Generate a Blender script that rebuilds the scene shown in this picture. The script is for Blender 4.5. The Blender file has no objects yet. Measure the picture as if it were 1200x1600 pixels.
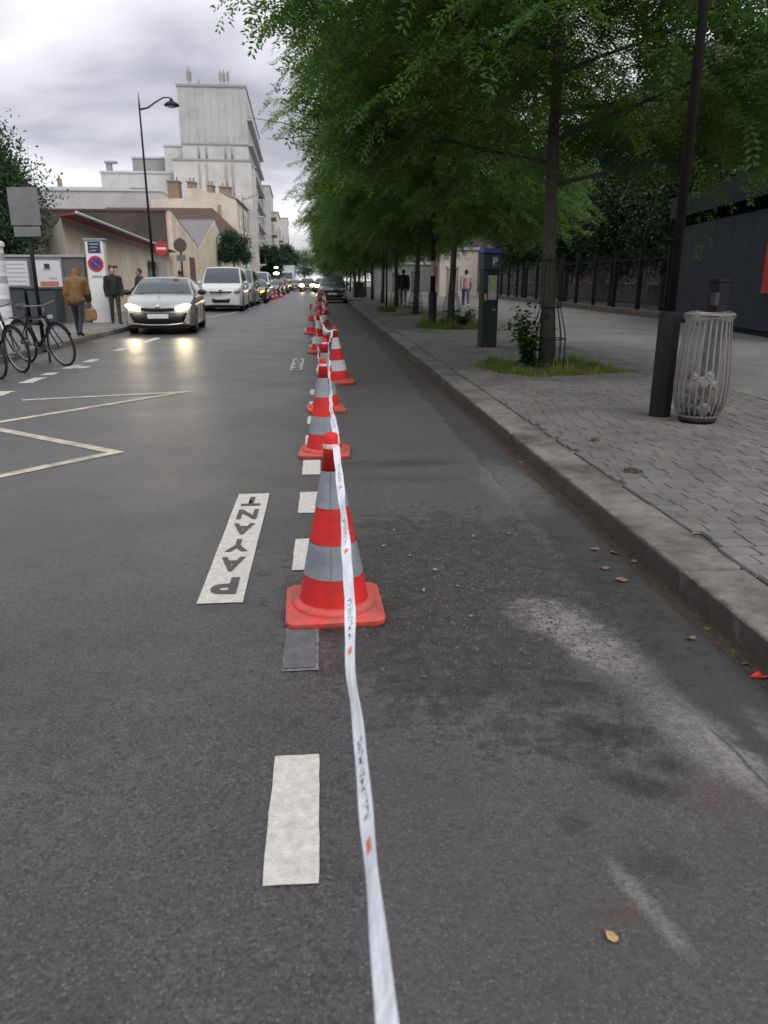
import bpy, bmesh, math, random
import numpy as np
from mathutils import Vector, Matrix, Euler

# ------------------------------------------------------------------ camera, sky, sun, exposure
R = math.radians
S = bpy.context.scene
COL = S.collection
cam_d = bpy.data.cameras.new('camera')
cam = bpy.data.objects.new('camera', cam_d)
COL.objects.link(cam)
cam.location = (0, 0, 1.35)
cam.rotation_euler = (R(90 - 17.192), 0, -R(4.528))
cam_d.sensor_fit = 'VERTICAL'
cam_d.sensor_height = 24
cam_d.lens = 24 * 1170 / 1600
cam_d.clip_start = 0.02
cam_d.clip_end = 5000
cam_d.dof.use_dof = True
cam_d.dof.focus_distance = 4.0
cam_d.dof.aperture_fstop = 3.2
S.camera = cam

SUN_EL, SUN_AZ = 50, 145          # degrees; azimuth clockwise from +Y
w = bpy.data.worlds.new('World')
S.world = w
w.use_nodes = True
nt = w.node_tree
nt.nodes.clear()
def wn(t, **k):
    n = nt.nodes.new(t)
    for a, b in k.items():
        setattr(n, a, b)
    return n
sky = wn('ShaderNodeTexSky', sky_type='NISHITA')
sky.sun_disc = False
sky.sun_elevation = R(SUN_EL)
sky.sun_rotation = R(SUN_AZ)
tc = wn('ShaderNodeTexCoord')
sep = wn('ShaderNodeSeparateXYZ')
nt.links.new(tc.outputs['Generated'], sep.inputs[0])
# project the view direction on a flat cloud deck
zz = wn('ShaderNodeMath', operation='MAXIMUM'); zz.inputs[1].default_value = 0.0
nt.links.new(sep.outputs['Z'], zz.inputs[0])
za = wn('ShaderNodeMath', operation='ADD'); za.inputs[1].default_value = 0.22
nt.links.new(zz.outputs[0], za.inputs[0])
dx = wn('ShaderNodeMath', operation='DIVIDE'); dy = wn('ShaderNodeMath', operation='DIVIDE')
nt.links.new(sep.outputs['X'], dx.inputs[0]); nt.links.new(za.outputs[0], dx.inputs[1])
nt.links.new(sep.outputs['Y'], dy.inputs[0]); nt.links.new(za.outputs[0], dy.inputs[1])
cmb = wn('ShaderNodeCombineXYZ')
nt.links.new(dx.outputs[0], cmb.inputs[0]); nt.links.new(dy.outputs[0], cmb.inputs[1])
cmb.inputs[2].default_value = 3.7
nz = wn('ShaderNodeTexNoise')
nz.inputs['Scale'].default_value = 0.95
nz.inputs['Detail'].default_value = 5
nz.inputs['Roughness'].default_value = 0.5
nz.inputs['Distortion'].default_value = 0.25
nt.links.new(cmb.outputs[0], nz.inputs['Vector'])
rmp = wn('ShaderNodeValToRGB')
e = rmp.color_ramp.elements
e[0].position = 0.33; e[0].color = (0.44, 0.44, 0.50, 1)
e[1].position = 0.58; e[1].color = (1.06, 1.06, 1.08, 1)
m_ = e.new(0.44); m_.color = (0.75, 0.745, 0.81, 1)
nt.links.new(nz.outputs['Fac'], rmp.inputs[0])
sc10 = wn('ShaderNodeVectorMath', operation='SCALE'); sc10.inputs['Scale'].default_value = 9.6
nt.links.new(rmp.outputs[0], sc10.inputs[0])
mxs = wn('ShaderNodeMix', data_type='RGBA')
mxs.inputs[0].default_value = 0.94
nt.links.new(sky.outputs[0], mxs.inputs[6]); nt.links.new(sc10.outputs[0], mxs.inputs[7])
bg = wn('ShaderNodeBackground'); bg.inputs[1].default_value = 0.1
nt.links.new(mxs.outputs[2], bg.inputs[0])
wo = wn('ShaderNodeOutputWorld')
nt.links.new(bg.outputs[0], wo.inputs[0])

sd = bpy.data.lights.new('sun', 'SUN')
sd.energy = 1.4
sd.angle = R(35)
sd.color = (1.0, 0.97, 0.93)
sun = bpy.data.objects.new('sun', sd)
COL.objects.link(sun)
az = R(SUN_AZ)
dvec = Vector((math.sin(az) * math.cos(R(SUN_EL)), math.cos(az) * math.cos(R(SUN_EL)), math.sin(R(SUN_EL))))
sun.rotation_euler = dvec.to_track_quat('Z', 'Y').to_euler()

vs = S.view_settings
vs.view_transform = 'Standard'; vs.look = 'None'; vs.exposure = 0.2; vs.gamma = 1.0
vs.use_curve_mapping = False
S.cycles.max_bounces = 8
S.cycles.diffuse_bounces = 6
S.cycles.glossy_bounces = 3
S.cycles.transmission_bounces = 4
S.cycles.transparent_max_bounces = 6
S.cycles.caustics_reflective = False
S.cycles.caustics_refractive = False
S.cycles.use_denoising = True

rnd = random.Random(7)
rng = np.random.default_rng(11)

# ------------------------------------------------------------------ mesh helpers
class MB:
    """collects vertices and faces; build() links them as one mesh object"""
    def __init__(s):
        s.v = []; s.f = []
    def add(s, vs_, fs):
        o = len(s.v)
        s.v += [tuple(p) for p in vs_]
        s.f += [tuple(i + o for i in q) for q in fs]
        return s
    def box(s, c, d, rot=None):
        hx, hy, hz = d[0] / 2, d[1] / 2, d[2] / 2
        p = [Vector((x, y, z)) for x in (-hx, hx) for y in (-hy, hy) for z in (-hz, hz)]
        if rot is not None:
            m = Euler(rot).to_matrix()
            p = [m @ q for q in p]
        c = Vector(c)
        return s.add([q + c for q in p], [(0, 1, 3, 2), (4, 6, 7, 5), (0, 4, 5, 1), (2, 3, 7, 6), (0, 2, 6, 4), (1, 5, 7, 3)])
    def b2(s, x0, x1, y0, y1, z0, z1):
        return s.box(((x0 + x1) / 2, (y0 + y1) / 2, (z0 + z1) / 2), (abs(x1 - x0), abs(y1 - y0), abs(z1 - z0)))
    def tube(s, path, rad, n=8, cap=True):
        P = [Vector(p) for p in path]
        if not hasattr(rad, '__len__'):
            rad = [rad] * len(P)
        o = len(s.v)
        prev = None
        for i, p in enumerate(P):
            t = (P[min(i + 1, len(P) - 1)] - P[max(i - 1, 0)]).normalized()
            if prev is None:
                a = Vector((0, 0, 1)) if abs(t.z) < .9 else Vector((1, 0, 0))
                u = t.cross(a).normalized()
            else:
                u = (prev - t * prev.dot(t)).normalized()
            prev = u
            v = t.cross(u)
            for k in range(n):
                an = 2 * math.pi * k / n
                s.v.append(tuple(p + (u * math.cos(an) + v * math.sin(an)) * rad[i]))
        for i in range(len(P) - 1):
            for k in range(n):
                a = o + i * n + k; b = o + i * n + (k + 1) % n
                s.f.append((a, b, b + n, a + n))
        if cap:
            s.f.append(tuple(o + k for k in range(n))[::-1])
            s.f.append(tuple(o + (len(P) - 1) * n + k for k in range(n)))
        return s
    def lathe(s, prof, c=(0, 0, 0), n=24, axis='Z', cap=True):
        o = len(s.v)
        for (r, z) in prof:
            for k in range(n):
                a = 2 * math.pi * k / n
                x, y = r * math.cos(a), r * math.sin(a)
                q = (x, y, z) if axis == 'Z' else ((z, x, y) if axis == 'X' else (x, z, y))
                s.v.append((q[0] + c[0], q[1] + c[1], q[2] + c[2]))
        for i in range(len(prof) - 1):
            for k in range(n):
                a = o + i * n + k; b = o + i * n + (k + 1) % n
                s.f.append((a, b, b + n, a + n))
        if cap:
            s.f.append(tuple(o + k for k in range(n))[::-1])
            s.f.append(tuple(o + (len(prof) - 1) * n + k for k in range(n)))
        return s
    def ell(s, c, d, rot=None, n=12, m=8):
        vs_, fs = [], []
        mt = Euler(rot).to_matrix() if rot is not None else Matrix.Identity(3)
        c = Vector(c)
        for i in range(m + 1):
            th = math.pi * i / m
            for k in range(n):
                ph = 2 * math.pi * k / n
                q = Vector((d[0] * math.sin(th) * math.cos(ph), d[1] * math.sin(th) * math.sin(ph), d[2] * math.cos(th)))
                vs_.append(mt @ q + c)
        for i in range(m):
            for k in range(n):
                a = i * n + k; b = i * n + (k + 1) % n
                fs.append((a, a + n, b + n, b))
        return s.add(vs_, fs)
    def prism(s, poly, ax, a0, a1):
        """poly: 2-D outline; ax: extrusion axis letter"""
        n = len(poly)
        def mk(p, a):
            return {'X': (a, p[0], p[1]), 'Y': (p[0], a, p[1]), 'Z': (p[0], p[1], a)}[ax]
        vs_ = [mk(p, a0) for p in poly] + [mk(p, a1) for p in poly]
        fs = [tuple(range(n)), tuple(range(2 * n - 1, n - 1, -1))]
        fs += [(i, i + n, (i + 1) % n + n, (i + 1) % n) for i in range(n)]
        return s.add(vs_, fs)
    def strip(s, pts, width, z):
        """flat painted line through 2-D points"""
        L = [Vector((p[0], p[1])) for p in pts]
        a, b = [], []
        for i, p in enumerate(L):
            if i == 0: d = (L[1] - p).normalized(); nrm = Vector((-d.y, d.x)); k = 1
            elif i == len(L) - 1: d = (p - L[i - 1]).normalized(); nrm = Vector((-d.y, d.x)); k = 1
            else:
                d1 = (p - L[i - 1]).normalized(); d2 = (L[i + 1] - p).normalized()
                n1 = Vector((-d1.y, d1.x)); n2 = Vector((-d2.y, d2.x))
                nrm = (n1 + n2).normalized(); k = min(3.5, 1 / max(.2, nrm.dot(n1)))
            a.append((p.x + nrm.x * k * width / 2, p.y + nrm.y * k * width / 2, z))
            b.append((p.x - nrm.x * k * width / 2, p.y - nrm.y * k * width / 2, z))
        n = len(L)
        return s.add(a + b, [(n + i, n + i + 1, i + 1, i) for i in range(n - 1)])
    def grid(s, fn, us, vs__):
        o = len(s.v); nu, nv = len(us), len(vs__)
        for u in us:
            for v in vs__:
                s.v.append(tuple(fn(u, v)))
        for i in range(nu - 1):
            for j in range(nv - 1):
                a = o + i * nv + j
                s.f.append((a, a + 1, a + nv + 1, a + nv))
        return s
    def mesh(s, name, mat, smooth=False, fix=True):
        me = bpy.data.meshes.new(name)
        me.from_pydata(s.v, [], s.f)
        if fix:
            bm = bmesh.new(); bm.from_mesh(me)
            bmesh.ops.recalc_face_normals(bm, faces=bm.faces)
            bm.to_mesh(me); bm.free()
        if mat: me.materials.append(mat)
        if smooth:
            me.shade_smooth()
        return me
    def build(s, name, mat, parent=None, smooth=False, bevel=0, angle=None, fix=True):
        o = bpy.data.objects.new(name, s.mesh(name, mat, smooth, fix))
        COL.objects.link(o)
        if parent: o.parent = parent
        if angle is not None:
            o.data.set_sharp_from_angle(angle=R(angle))
        if bevel:
            b = o.modifiers.new('bevel', 'BEVEL'); b.width = bevel; b.segments = 2; b.limit_method = 'ANGLE'
            b.angle_limit = R(40)
        return o

def tag(o, label=None, cat=None, group=None, kind=None):
    if label: o['label'] = label
    if cat: o['category'] = cat
    if group: o['group'] = group
    if kind: o['kind'] = kind
    return o
def thing(name, label, cat, loc=(0, 0, 0), rz=0, group=None):
    o = bpy.data.objects.new(name, None)
    o.empty_display_size = .1
    COL.objects.link(o)
    o.location = loc; o.rotation_euler = (0, 0, rz)
    return tag(o, label, cat, group)
def copy_tree(o, parent=None):
    c = o.copy(); COL.objects.link(c); c.parent = parent
    for ch in list(o.children):
        copy_tree(ch, c)
    return c
def dup(root, loc, rz, label, group=None, scale=None):
    c = copy_tree(root)
    c.location = loc; c.rotation_euler = (0, 0, rz)
    c['label'] = label
    if group: c['group'] = group
    if scale: c.scale = scale
    return c
def npmesh(name, V, F, mat):
    me = bpy.data.meshes.new(name)
    V = np.asarray(V, np.float32); F = np.asarray(F, np.int32)
    k = F.shape[1]
    me.vertices.add(len(V)); me.vertices.foreach_set('co', V.ravel())
    me.loops.add(F.size); me.loops.foreach_set('vertex_index', F.ravel())
    me.polygons.add(len(F))
    me.polygons.foreach_set('loop_start', np.arange(0, F.size, k, dtype=np.int32))
    me.update(calc_edges=True)
    me.materials.append(mat)
    return me
def obj(name, me, parent=None):
    o = bpy.data.objects.new(name, me); COL.objects.link(o)
    if parent: o.parent = parent
    return o

# ------------------------------------------------------------------ materials
def mat(name, col, rough=.7, var=.0, scale=4, metal=0, bump=0, bscale=60, spec=.5, emit=None, estr=0, col2=None, coat=0, detail=5, stain=0, stain_col=(.03, .026, .022), sscale=1.3):
    m = bpy.data.materials.new(name); m.use_nodes = True
    t = m.node_tree; b = t.nodes['Principled BSDF']
    b.inputs['Roughness'].default_value = rough
    b.inputs['Metallic'].default_value = metal
    b.inputs['Specular IOR Level'].default_value = spec
    if coat: b.inputs['Coat Weight'].default_value = coat; b.inputs['Coat Roughness'].default_value = .05
    b.inputs['Base Color'].default_value = (*col, 1)
    tcn = t.nodes.new('ShaderNodeTexCoord')
    if var or col2:
        n = t.nodes.new('ShaderNodeTexNoise'); n.inputs['Scale'].default_value = scale; n.inputs['Detail'].default_value = detail
        n.inputs['Roughness'].default_value = .6
        t.links.new(tcn.outputs['Object'], n.inputs['Vector'])
        r = t.nodes.new('ShaderNodeValToRGB')
        c2 = col2 if col2 else tuple(min(1, c * (1 + var)) for c in col)
        c1 = col if col2 else tuple(c * (1 - var) for c in col)
        r.color_ramp.elements[0].position = .32; r.color_ramp.elements[0].color = (*c1, 1)
        r.color_ramp.elements[1].position = .68; r.color_ramp.elements[1].color = (*c2, 1)
        t.links.new(n.outputs['Fac'], r.inputs[0])
        t.links.new(r.outputs[0], b.inputs['Base Color'])
        if stain:
            ge = t.nodes.new('ShaderNodeNewGeometry')
            n4 = t.nodes.new('ShaderNodeTexNoise'); n4.inputs['Scale'].default_value = sscale; n4.inputs['Detail'].default_value = 9; n4.inputs['Roughness'].default_value = .7
            t.links.new(ge.outputs['Position'], n4.inputs['Vector'])
            mr = t.nodes.new('ShaderNodeMapRange'); mr.inputs['From Min'].default_value = .42; mr.inputs['From Max'].default_value = .68; mr.inputs['To Max'].default_value = stain
            t.links.new(n4.outputs['Fac'], mr.inputs['Value'])
            mx_ = t.nodes.new('ShaderNodeMix'); mx_.data_type = 'RGBA'; mx_.inputs[7].default_value = (*stain_col, 1)
            t.links.new(mr.outputs[0], mx_.inputs[0]); t.links.new(r.outputs[0], mx_.inputs[6]); t.links.new(mx_.outputs[2], b.inputs['Base Color'])
    if bump:
        n2 = t.nodes.new('ShaderNodeTexNoise'); n2.inputs['Scale'].default_value = bscale; n2.inputs['Detail'].default_value = 4
        t.links.new(tcn.outputs['Object'], n2.inputs['Vector'])
        bp = t.nodes.new('ShaderNodeBump'); bp.inputs['Strength'].default_value = bump; bp.inputs['Distance'].default_value = .02
        t.links.new(n2.outputs['Fac'], bp.inputs['Height'])
        t.links.new(bp.outputs[0], b.inputs['Normal'])
    if emit:
        b.inputs['Emission Color'].default_value = (*emit, 1); b.inputs['Emission Strength'].default_value = estr
    return m

def leaf_mat(name, c1, c2, c3, trans=.35):
    m = bpy.data.materials.new(name); m.use_nodes = True
    t = m.node_tree; t.nodes.clear()
    L = t.links.new
    g = t.nodes.new('ShaderNodeNewGeometry')
    r = t.nodes.new('ShaderNodeValToRGB')
    e = r.color_ramp.elements
    e[0].position = 0; e[0].color = (*c1, 1); e[1].position = 1; e[1].color = (*c3, 1)
    k = e.new(.55); k.color = (*c2, 1)
    tcn = t.nodes.new('ShaderNodeTexCoord')
    n = t.nodes.new('ShaderNodeTexNoise'); n.inputs['Scale'].default_value = .7; n.inputs['Detail'].default_value = 3
    L(tcn.outputs['Object'], n.inputs['Vector'])
    a = t.nodes.new('ShaderNodeMath'); a.operation = 'MULTIPLY_ADD'; a.inputs[1].default_value = .55
    s = t.nodes.new('ShaderNodeMath'); s.operation = 'MULTIPLY_ADD'; s.inputs[1].default_value = 2.2; s.inputs[2].default_value = -.85
    L(n.outputs['Fac'], s.inputs[0])
    L(g.outputs['Random Per Island'], a.inputs[0]); 
    h = t.nodes.new('ShaderNodeMath'); h.operation = 'MULTIPLY'; h.inputs[1].default_value = .5
    L(s.outputs[0], h.inputs[0]); L(h.outputs[0], a.inputs[2])
    L(a.outputs[0], r.inputs[0])
    d = t.nodes.new('ShaderNodeBsdfPrincipled')
    d.inputs['Roughness'].default_value = .5; d.inputs['Specular IOR Level'].default_value = .3
    L(r.outputs[0], d.inputs['Base Color'])
    tr = t.nodes.new('ShaderNodeBsdfTranslucent')
    hs = t.nodes.new('ShaderNodeHueSaturation'); hs.inputs['Hue'].default_value = .480; hs.inputs['Saturation'].default_value = 1.15; hs.inputs['Value'].default_value = 2.2
    L(r.outputs[0], hs.inputs['Color']); L(hs.outputs[0], tr.inputs['Color'])
    mx = t.nodes.new('ShaderNodeMixShader'); mx.inputs[0].default_value = trans
    L(d.outputs[0], mx.inputs[1]); L(tr.outputs[0], mx.inputs[2])
    o = t.nodes.new('ShaderNodeOutputMaterial'); L(mx.outputs[0], o.inputs[0])
    return m

def road_mat():
    m = bpy.data.materials.new('asphalt_road'); m.use_nodes = True
    t = m.node_tree; b = t.nodes['Principled BSDF']; L = t.links.new
    N = t.nodes.new
    tcn = N('ShaderNodeTexCoord'); P = tcn.outputs['Object']
    sp = N('ShaderNodeSeparateXYZ'); L(P, sp.inputs[0])
    def noise(sc, det=5, ro=.6, vec=None, dist=0):
        n = N('ShaderNodeTexNoise'); n.inputs['Scale'].default_value = sc; n.inputs['Detail'].default_value = det
        n.inputs['Roughness'].default_value = ro; n.inputs['Distortion'].default_value = dist
        L(vec if vec is not None else P, n.inputs['Vector']); return n.outputs['Fac']
    def ramp(f, a, b_, lo=0., hi=1.):
        n = N('ShaderNodeMapRange'); n.inputs['From Min'].default_value = a; n.inputs['From Max'].default_value = b_
        n.inputs['To Min'].default_value = lo; n.inputs['To Max'].default_value = hi; n.clamp = True
        n.interpolation_type = 'SMOOTHSTEP'
        L(f, n.inputs['Value']); return n.outputs[0]
    def math_(op, x, y):
        n = N('ShaderNodeMath'); n.operation = op
        for i, q in enumerate((x, y)):
            if isinstance(q, (int, float)): n.inputs[i].default_value = q
            else: L(q, n.inputs[i])
        return n.outputs[0]
    def mix(f, c1, c2):
        n = N('ShaderNodeMix'); n.data_type = 'RGBA'
        if isinstance(f, (int, float)): n.inputs[0].default_value = f
        else: L(f, n.inputs[0])
        for i, q in ((6, c1), (7, c2)):
            if isinstance(q, tuple): n.inputs[i].default_value = (*q, 1)
            else: L(q, n.inputs[i])
        return n.outputs[2]
    def spot(cx, cy, rx, ry, soft=.9, rot=0, wob=.35):
        """soft-edged stain with a ragged outline at a place on the road"""
        mp = N('ShaderNodeMapping'); mp.vector_type = 'TEXTURE'
        mp.inputs['Location'].default_value = (cx, cy, 0); mp.inputs['Rotation'].default_value = (0, 0, R(rot))
        mp.inputs['Scale'].default_value = (rx, ry, 1)
        L(P, mp.inputs[0])
        ln = N('ShaderNodeVectorMath'); ln.operation = 'LENGTH'
        L(mp.outputs[0], ln.inputs[0])
        wv = math_('ADD', math_('MULTIPLY', math_('SUBTRACT', noise(6, 6, .75), .5), wob * 5), math_('MULTIPLY', math_('SUBTRACT', mid, .5), 1.6))
        return ramp(math_('ADD', ln.outputs['Value'], wv), 1.0 + soft / 2, 1.0 - soft / 2)
    fine = noise(95, 5, .85)
    mid = noise(22, 6, .75)
    big = noise(.9, 5, .6)
    col = mix(ramp(fine, .32, .68), (.016, .0158, .018), (.100, .0965, .103))
    col = mix(ramp(mid, .35, .7), col, mix(.45, col, (.118, .111, .112)))
    col = mix(ramp(big, .35, .68, 0, .7), col, mix(.5, col, (.024, .024, .027)))
    patchy = noise(3.2, 6, .7)
    col = mix(ramp(patchy, .45, .7, 0, .45), col, (.030, .029, .031))
    col = mix(ramp(noise(46, 4, .8), .5, .66, 0, .5), col, (.022, .021, .022))
    vo = N('ShaderNodeTexVoronoi'); vo.inputs['Scale'].default_value = 120; L(P, vo.inputs['Vector'])
    sv = N('ShaderNodeSeparateColor'); L(vo.outputs['Color'], sv.inputs[0])
    chip = math_('MULTIPLY', ramp(sv.outputs[0], .55, 1.0, 0, .6), ramp(vo.outputs['Distance'], .55, .25))
    col = mix(chip, col, (.165, .158, .162))
    col = mix(ramp(sv.outputs[1], .6, 1.0, 0, .55), col, (.014, .014, .016))
    # the parking lane right of the dashes is an older, browner and greyer surface
    lane = ramp(math_('ADD', sp.outputs['X'], math_('MULTIPLY', math_('SUBTRACT', noise(3, 4), .5), .22)), -.02, .12)
    older = mix(.22, col, (.115, .103, .099))
    col = mix(lane, col, older)
    # near-channel strip, smoother and bluish
    ch = ramp(math_('ADD', sp.outputs['X'], math_('MULTIPLY', math_('SUBTRACT', noise(2.2, 4), .5), .14)), 1.18, 1.22)
    col = mix(math_('MULTIPLY', ch, .92), col, mix(.3, (.024, .025, .030), col))
    # dark broken-up patch, dust and oil stains in the parking lane
    rough_patch = spot(.62, 3.15, .62, .95, .8, 0, .5)
    clod = noise(14, 6, .7, None, .6)
    col = mix(math_('MULTIPLY', rough_patch, ramp(clod, .35, .62, .25, .9)), col, (.026, .024, .022))
    dust = math_('MULTIPLY', ramp(noise(26, 6, .8), .30, .62, .15, 1), ramp(fine, .35, .62, .35, 1))
    for (x, y, rx, ry, ro, a) in ((.90, 2.84, .14, .18, 20, .6), (.98, 2.66, .12, .24, 15, .85), (1.03, 2.44, .12, .18, 12, .85), (1.13, 1.95, .09, .28, 8, .6), (1.20, 1.76, .05, .2, 5, .5), (1.28, 4.95, .16, .6, 0, .4),
                                  (.70, 1.30, .022, .12, 14, .6), (1.40, 1.85, .05, .2, 10, .4)):
        col = mix(math_('MULTIPLY', spot(x, y, rx, ry, 1.2, ro, .5), math_('MULTIPLY', dust, a)), col, (.29, .275, .265))
    grime = math_('MULTIPLY', ramp(noise(30, 6, .8), .32, .55, .5, 1), ramp(fine, .66, .42, .6, 1))
    for (x, y, rx, ry, ro, a) in ((.87, 1.97, .12, .055, -25, 1), (.85, 1.72, .11, .05, -30, 1), (.97, 1.80, .07, .05, 0, .85), (.74, 1.84, .07, .04, 0, .5), (.55, 5.6, .45, .12, 5, .7), (.6, 5.15, .3, .10, 0, .5), (.62, 1.57, .04, .04, 0, .6), (.78, 1.42, .07, .05, -20, .65), (.40, 2.3, .2, .12, 0, .3), (-1.2, 2.4, .6, .5, 0, .25), (-.8, 7.5, .5, .8, 0, .2)):
        col = mix(math_('MULTIPLY', spot(x, y, rx, ry, 1.3, ro, .5), math_('MULTIPLY', grime, a)), col, (.020, .018, .017))
    for (x, y, rx, ry, a) in ((1.05, 1.64, .09, .08, .4), (.62, 1.275, .035, .025, .6), (.66, 1.29, .02, .03, .5)):
        col = mix(math_('MULTIPLY', spot(x, y, rx, ry, 1.2, 0, .5), math_('MULTIPLY', grime, a)), col, (.075, .040, .030))
    # seam and crack along the channel joint
    seam = math_('ABSOLUTE', math_('SUBTRACT', math_('ADD', sp.outputs['X'], math_('MULTIPLY', math_('SUBTRACT', noise(2.2, 4), .5), .14)), 1.19), 0)
    col = mix(math_('MULTIPLY', math_('MULTIPLY', ramp(seam, .011, .002), .6), ramp(noise(2.5, 3), .47, .57)), col, (.018, .017, .017))
    # dark grit washed against the kerb
    grit = ramp(math_('ADD', sp.outputs['X'], math_('MULTIPLY', math_('SUBTRACT', noise(6, 5), .5), .16)), 1.43, 1.56)
    col = mix(math_('MULTIPLY', grit, .92), col, (.026, .021, .016))
    # long pale tyre-polished bands in the running lane
    wheel = ramp(math_('ADD', sp.outputs['X'], math_('MULTIPLY', math_('SUBTRACT', noise(.5, 3), .5), 1.3)), -1.1, -2.1)
    col = mix(math_('MULTIPLY', wheel, .22), col, (.12, .118, .12))
    speck = ramp(noise(210, 2, .6), .60, .72)
    col = mix(math_('MULTIPLY', speck, .4), col, (.24, .225, .218))
    L(col, b.inputs['Base Color'])
    rr = ramp(big, .3, .7, .37, .43)
    rr2 = N('ShaderNodeMix'); rr2.data_type = 'FLOAT'
    L(lane, rr2.inputs[0]); L(rr, rr2.inputs[2]); rr2.inputs[3].default_value = .72
    L(rr2.outputs[0], b.inputs['Roughness'])
    b.inputs['Specular IOR Level'].default_value = .42
    hgt = math_('ADD', math_('MULTIPLY', fine, .35), math_('ADD', math_('MULTIPLY', mid, .28), math_('MULTIPLY', math_('MULTIPLY', clod, rough_patch), 3.0)))
    bp = N('ShaderNodeBump'); bp.inputs['Strength'].default_value = .7; bp.inputs['Distance'].default_value = .012
    L(hgt, bp.inputs['Height']); L(bp.outputs[0], b.inputs['Normal'])
    return m

M = {}
M['road'] = road_mat()
M['ground'] = mat('distant_ground', (.10, .10, .095), .9, .2, .3)
M['walk'] = mat('pavement_asphalt', (.15, .142, .145), .8, .0, 2.5, col2=(.21, .20, .204), bump=.25, bscale=90, detail=9, stain=.35, sscale=.7)
M['walk_base'] = mat('paving_bed', (.10, .094, .09), .95, .3, 8, bump=.4, bscale=60)
M['sett'] = [mat('paving_stone_%s' % k, c, .8, .0, 7, col2=tuple(min(1, q * 1.35) for q in c), bump=.45, bscale=45, detail=8, stain=.5)
             for k, c in (('grey', (.140, .132, .129)), ('pale', (.151, .143, .139)), ('dark', (.128, .121, .119)), ('warm', (.143, .132, .126)))]
M['kerb'] = mat('granite', (.125, .116, .109), .85, .0, 9, col2=(.20, .189, .179), bump=.4, bscale=70, detail=9, stain=.9, sscale=2.2)
M['paint'] = mat('road_paint', (.46, .44, .41), .7, .0, 40, col2=(.60, .58, .545), bump=.3, bscale=120, detail=9, stain=.35, stain_col=(.2, .19, .18), sscale=25)
M['paint_worn'] = mat('worn_road_paint', (.075, .072, .074), .75, .0, 30, col2=(.20, .19, .188), bump=.3, bscale=90, detail=9)
M['tar'] = mat('tar_patch', (.095, .096, .106), .75, .2, 20, bump=.3, bscale=90)
M['letter'] = mat('dark_letter', (.075, .073, .072), .8, .25, 40, bump=.3, bscale=90)
M['yellow'] = mat('yellow_road_paint', (.44, .40, .29), .7, .0, 14, col2=(.60, .56, .43), bump=.3, bscale=80, detail=9, stain=.7, stain_col=(.10, .10, .10), sscale=5)
M['cone'] = mat('cone_orange_red', (.58, .018, .016), .55, .0, 6, col2=(.68, .028, .022), spec=.3, bump=.15, bscale=40, stain=.5, stain_col=(.16, .03, .025), sscale=11)
M['cone_base'] = mat('cone_base_dusty', (.64, .052, .042), .65, .0, 9, col2=(.50, .085, .07), detail=8, bump=.2, bscale=60, stain=.75, stain_col=(.16, .09, .07), sscale=13)
M['refl'] = mat('reflective_sleeve', (.21, .235, .27), .4, .0, 5, col2=(.28, .305, .34), metal=.1, bump=.12, bscale=30, stain=.45, stain_col=(.12, .12, .12), sscale=14)
M['refl2'] = mat('pale_reflective_sleeve', (.55, .53, .54), .4, .08, 5)
M['bark'] = mat('bark', (.045, .036, .028), .9, .0, 12, col2=(.085, .07, .056), bump=.8, bscale=30)
M['leaf'] = leaf_mat('locust_leaf', (.040, .090, .034), (.080, .155, .042), (.155, .225, .048), .50)
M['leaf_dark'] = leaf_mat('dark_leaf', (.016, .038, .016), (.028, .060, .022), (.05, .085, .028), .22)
M['leaf_left'] = leaf_mat('evergreen_leaf', (.018, .045, .022), (.030, .066, .030), (.05, .10, .045), .2)
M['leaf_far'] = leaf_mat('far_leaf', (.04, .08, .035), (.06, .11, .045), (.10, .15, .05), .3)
M['grass'] = leaf_mat('grass_blade', (.05, .10, .015), (.10, .16, .025), (.20, .22, .06), .3)
M['straw'] = leaf_mat('dry_grass_blade', (.12, .13, .04), (.20, .18, .06), (.28, .23, .10), .3)
M['weed'] = leaf_mat('weed_leaf', (.025, .06, .018), (.04, .085, .02), (.07, .12, .03), .3)
M['soil'] = mat('soil', (.05, .04, .03), .95, .4, 20, bump=.8, bscale=40)
M['iron'] = mat('dark_painted_metal', (.010, .010, .012), .6, .25, 6, spec=.3)
M['brown_iron'] = mat('brown_painted_metal', (.010, .007, .008), .6, .2, 5, spec=.25)
M['green_iron'] = mat('dark_green_metal', (.006, .020, .016), .6, .2, 5, spec=.3)
M['steel'] = mat('dull_steel', (.20, .19, .18), .5, .15, 10, metal=.4)
M['galv'] = mat('sign_back_grey', (.20, .20, .205), .5, .12, 6, metal=.3)
M['navy'] = mat('navy_hoarding', (.034, .042, .062), .7, .12, 2, spec=.3)
M['navy_dark'] = mat('hoarding_frame', (.007, .008, .010), .7, .2, 3, spec=.2)
M['red'] = mat('red_enamel', (.55, .03, .025), .4)
M['blue'] = mat('sign_blue', (.02, .06, .26), .4)
M['white'] = mat('white_enamel', (.75, .75, .75), .45, .05, 4)
M['paper'] = mat('poster_paper', (.62, .63, .66), .7, .04, 5)
M['ink'] = mat('dark_print', (.03, .03, .035), .6)
M['slate_bin'] = mat('slate_plastic', (.040, .050, .062), .5, .15, 4)
M['grey_wall'] = mat('grey_render', (.135, .125, .115), .9, .18, 3, bump=.3, bscale=20)
M['beige'] = mat('beige_render', (.68, .575, .455), .9, .0, 1.3, col2=(.78, .685, .565), bump=.2, bscale=25, detail=8, stain=.35, stain_col=(.2, .19, .18), sscale=.5)
M['cream'] = mat('cream_render', (.68, .61, .51), .9, .0, .8, col2=(.76, .69, .59), detail=8, stain=.35, stain_col=(.2, .19, .18), sscale=.5)
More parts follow.
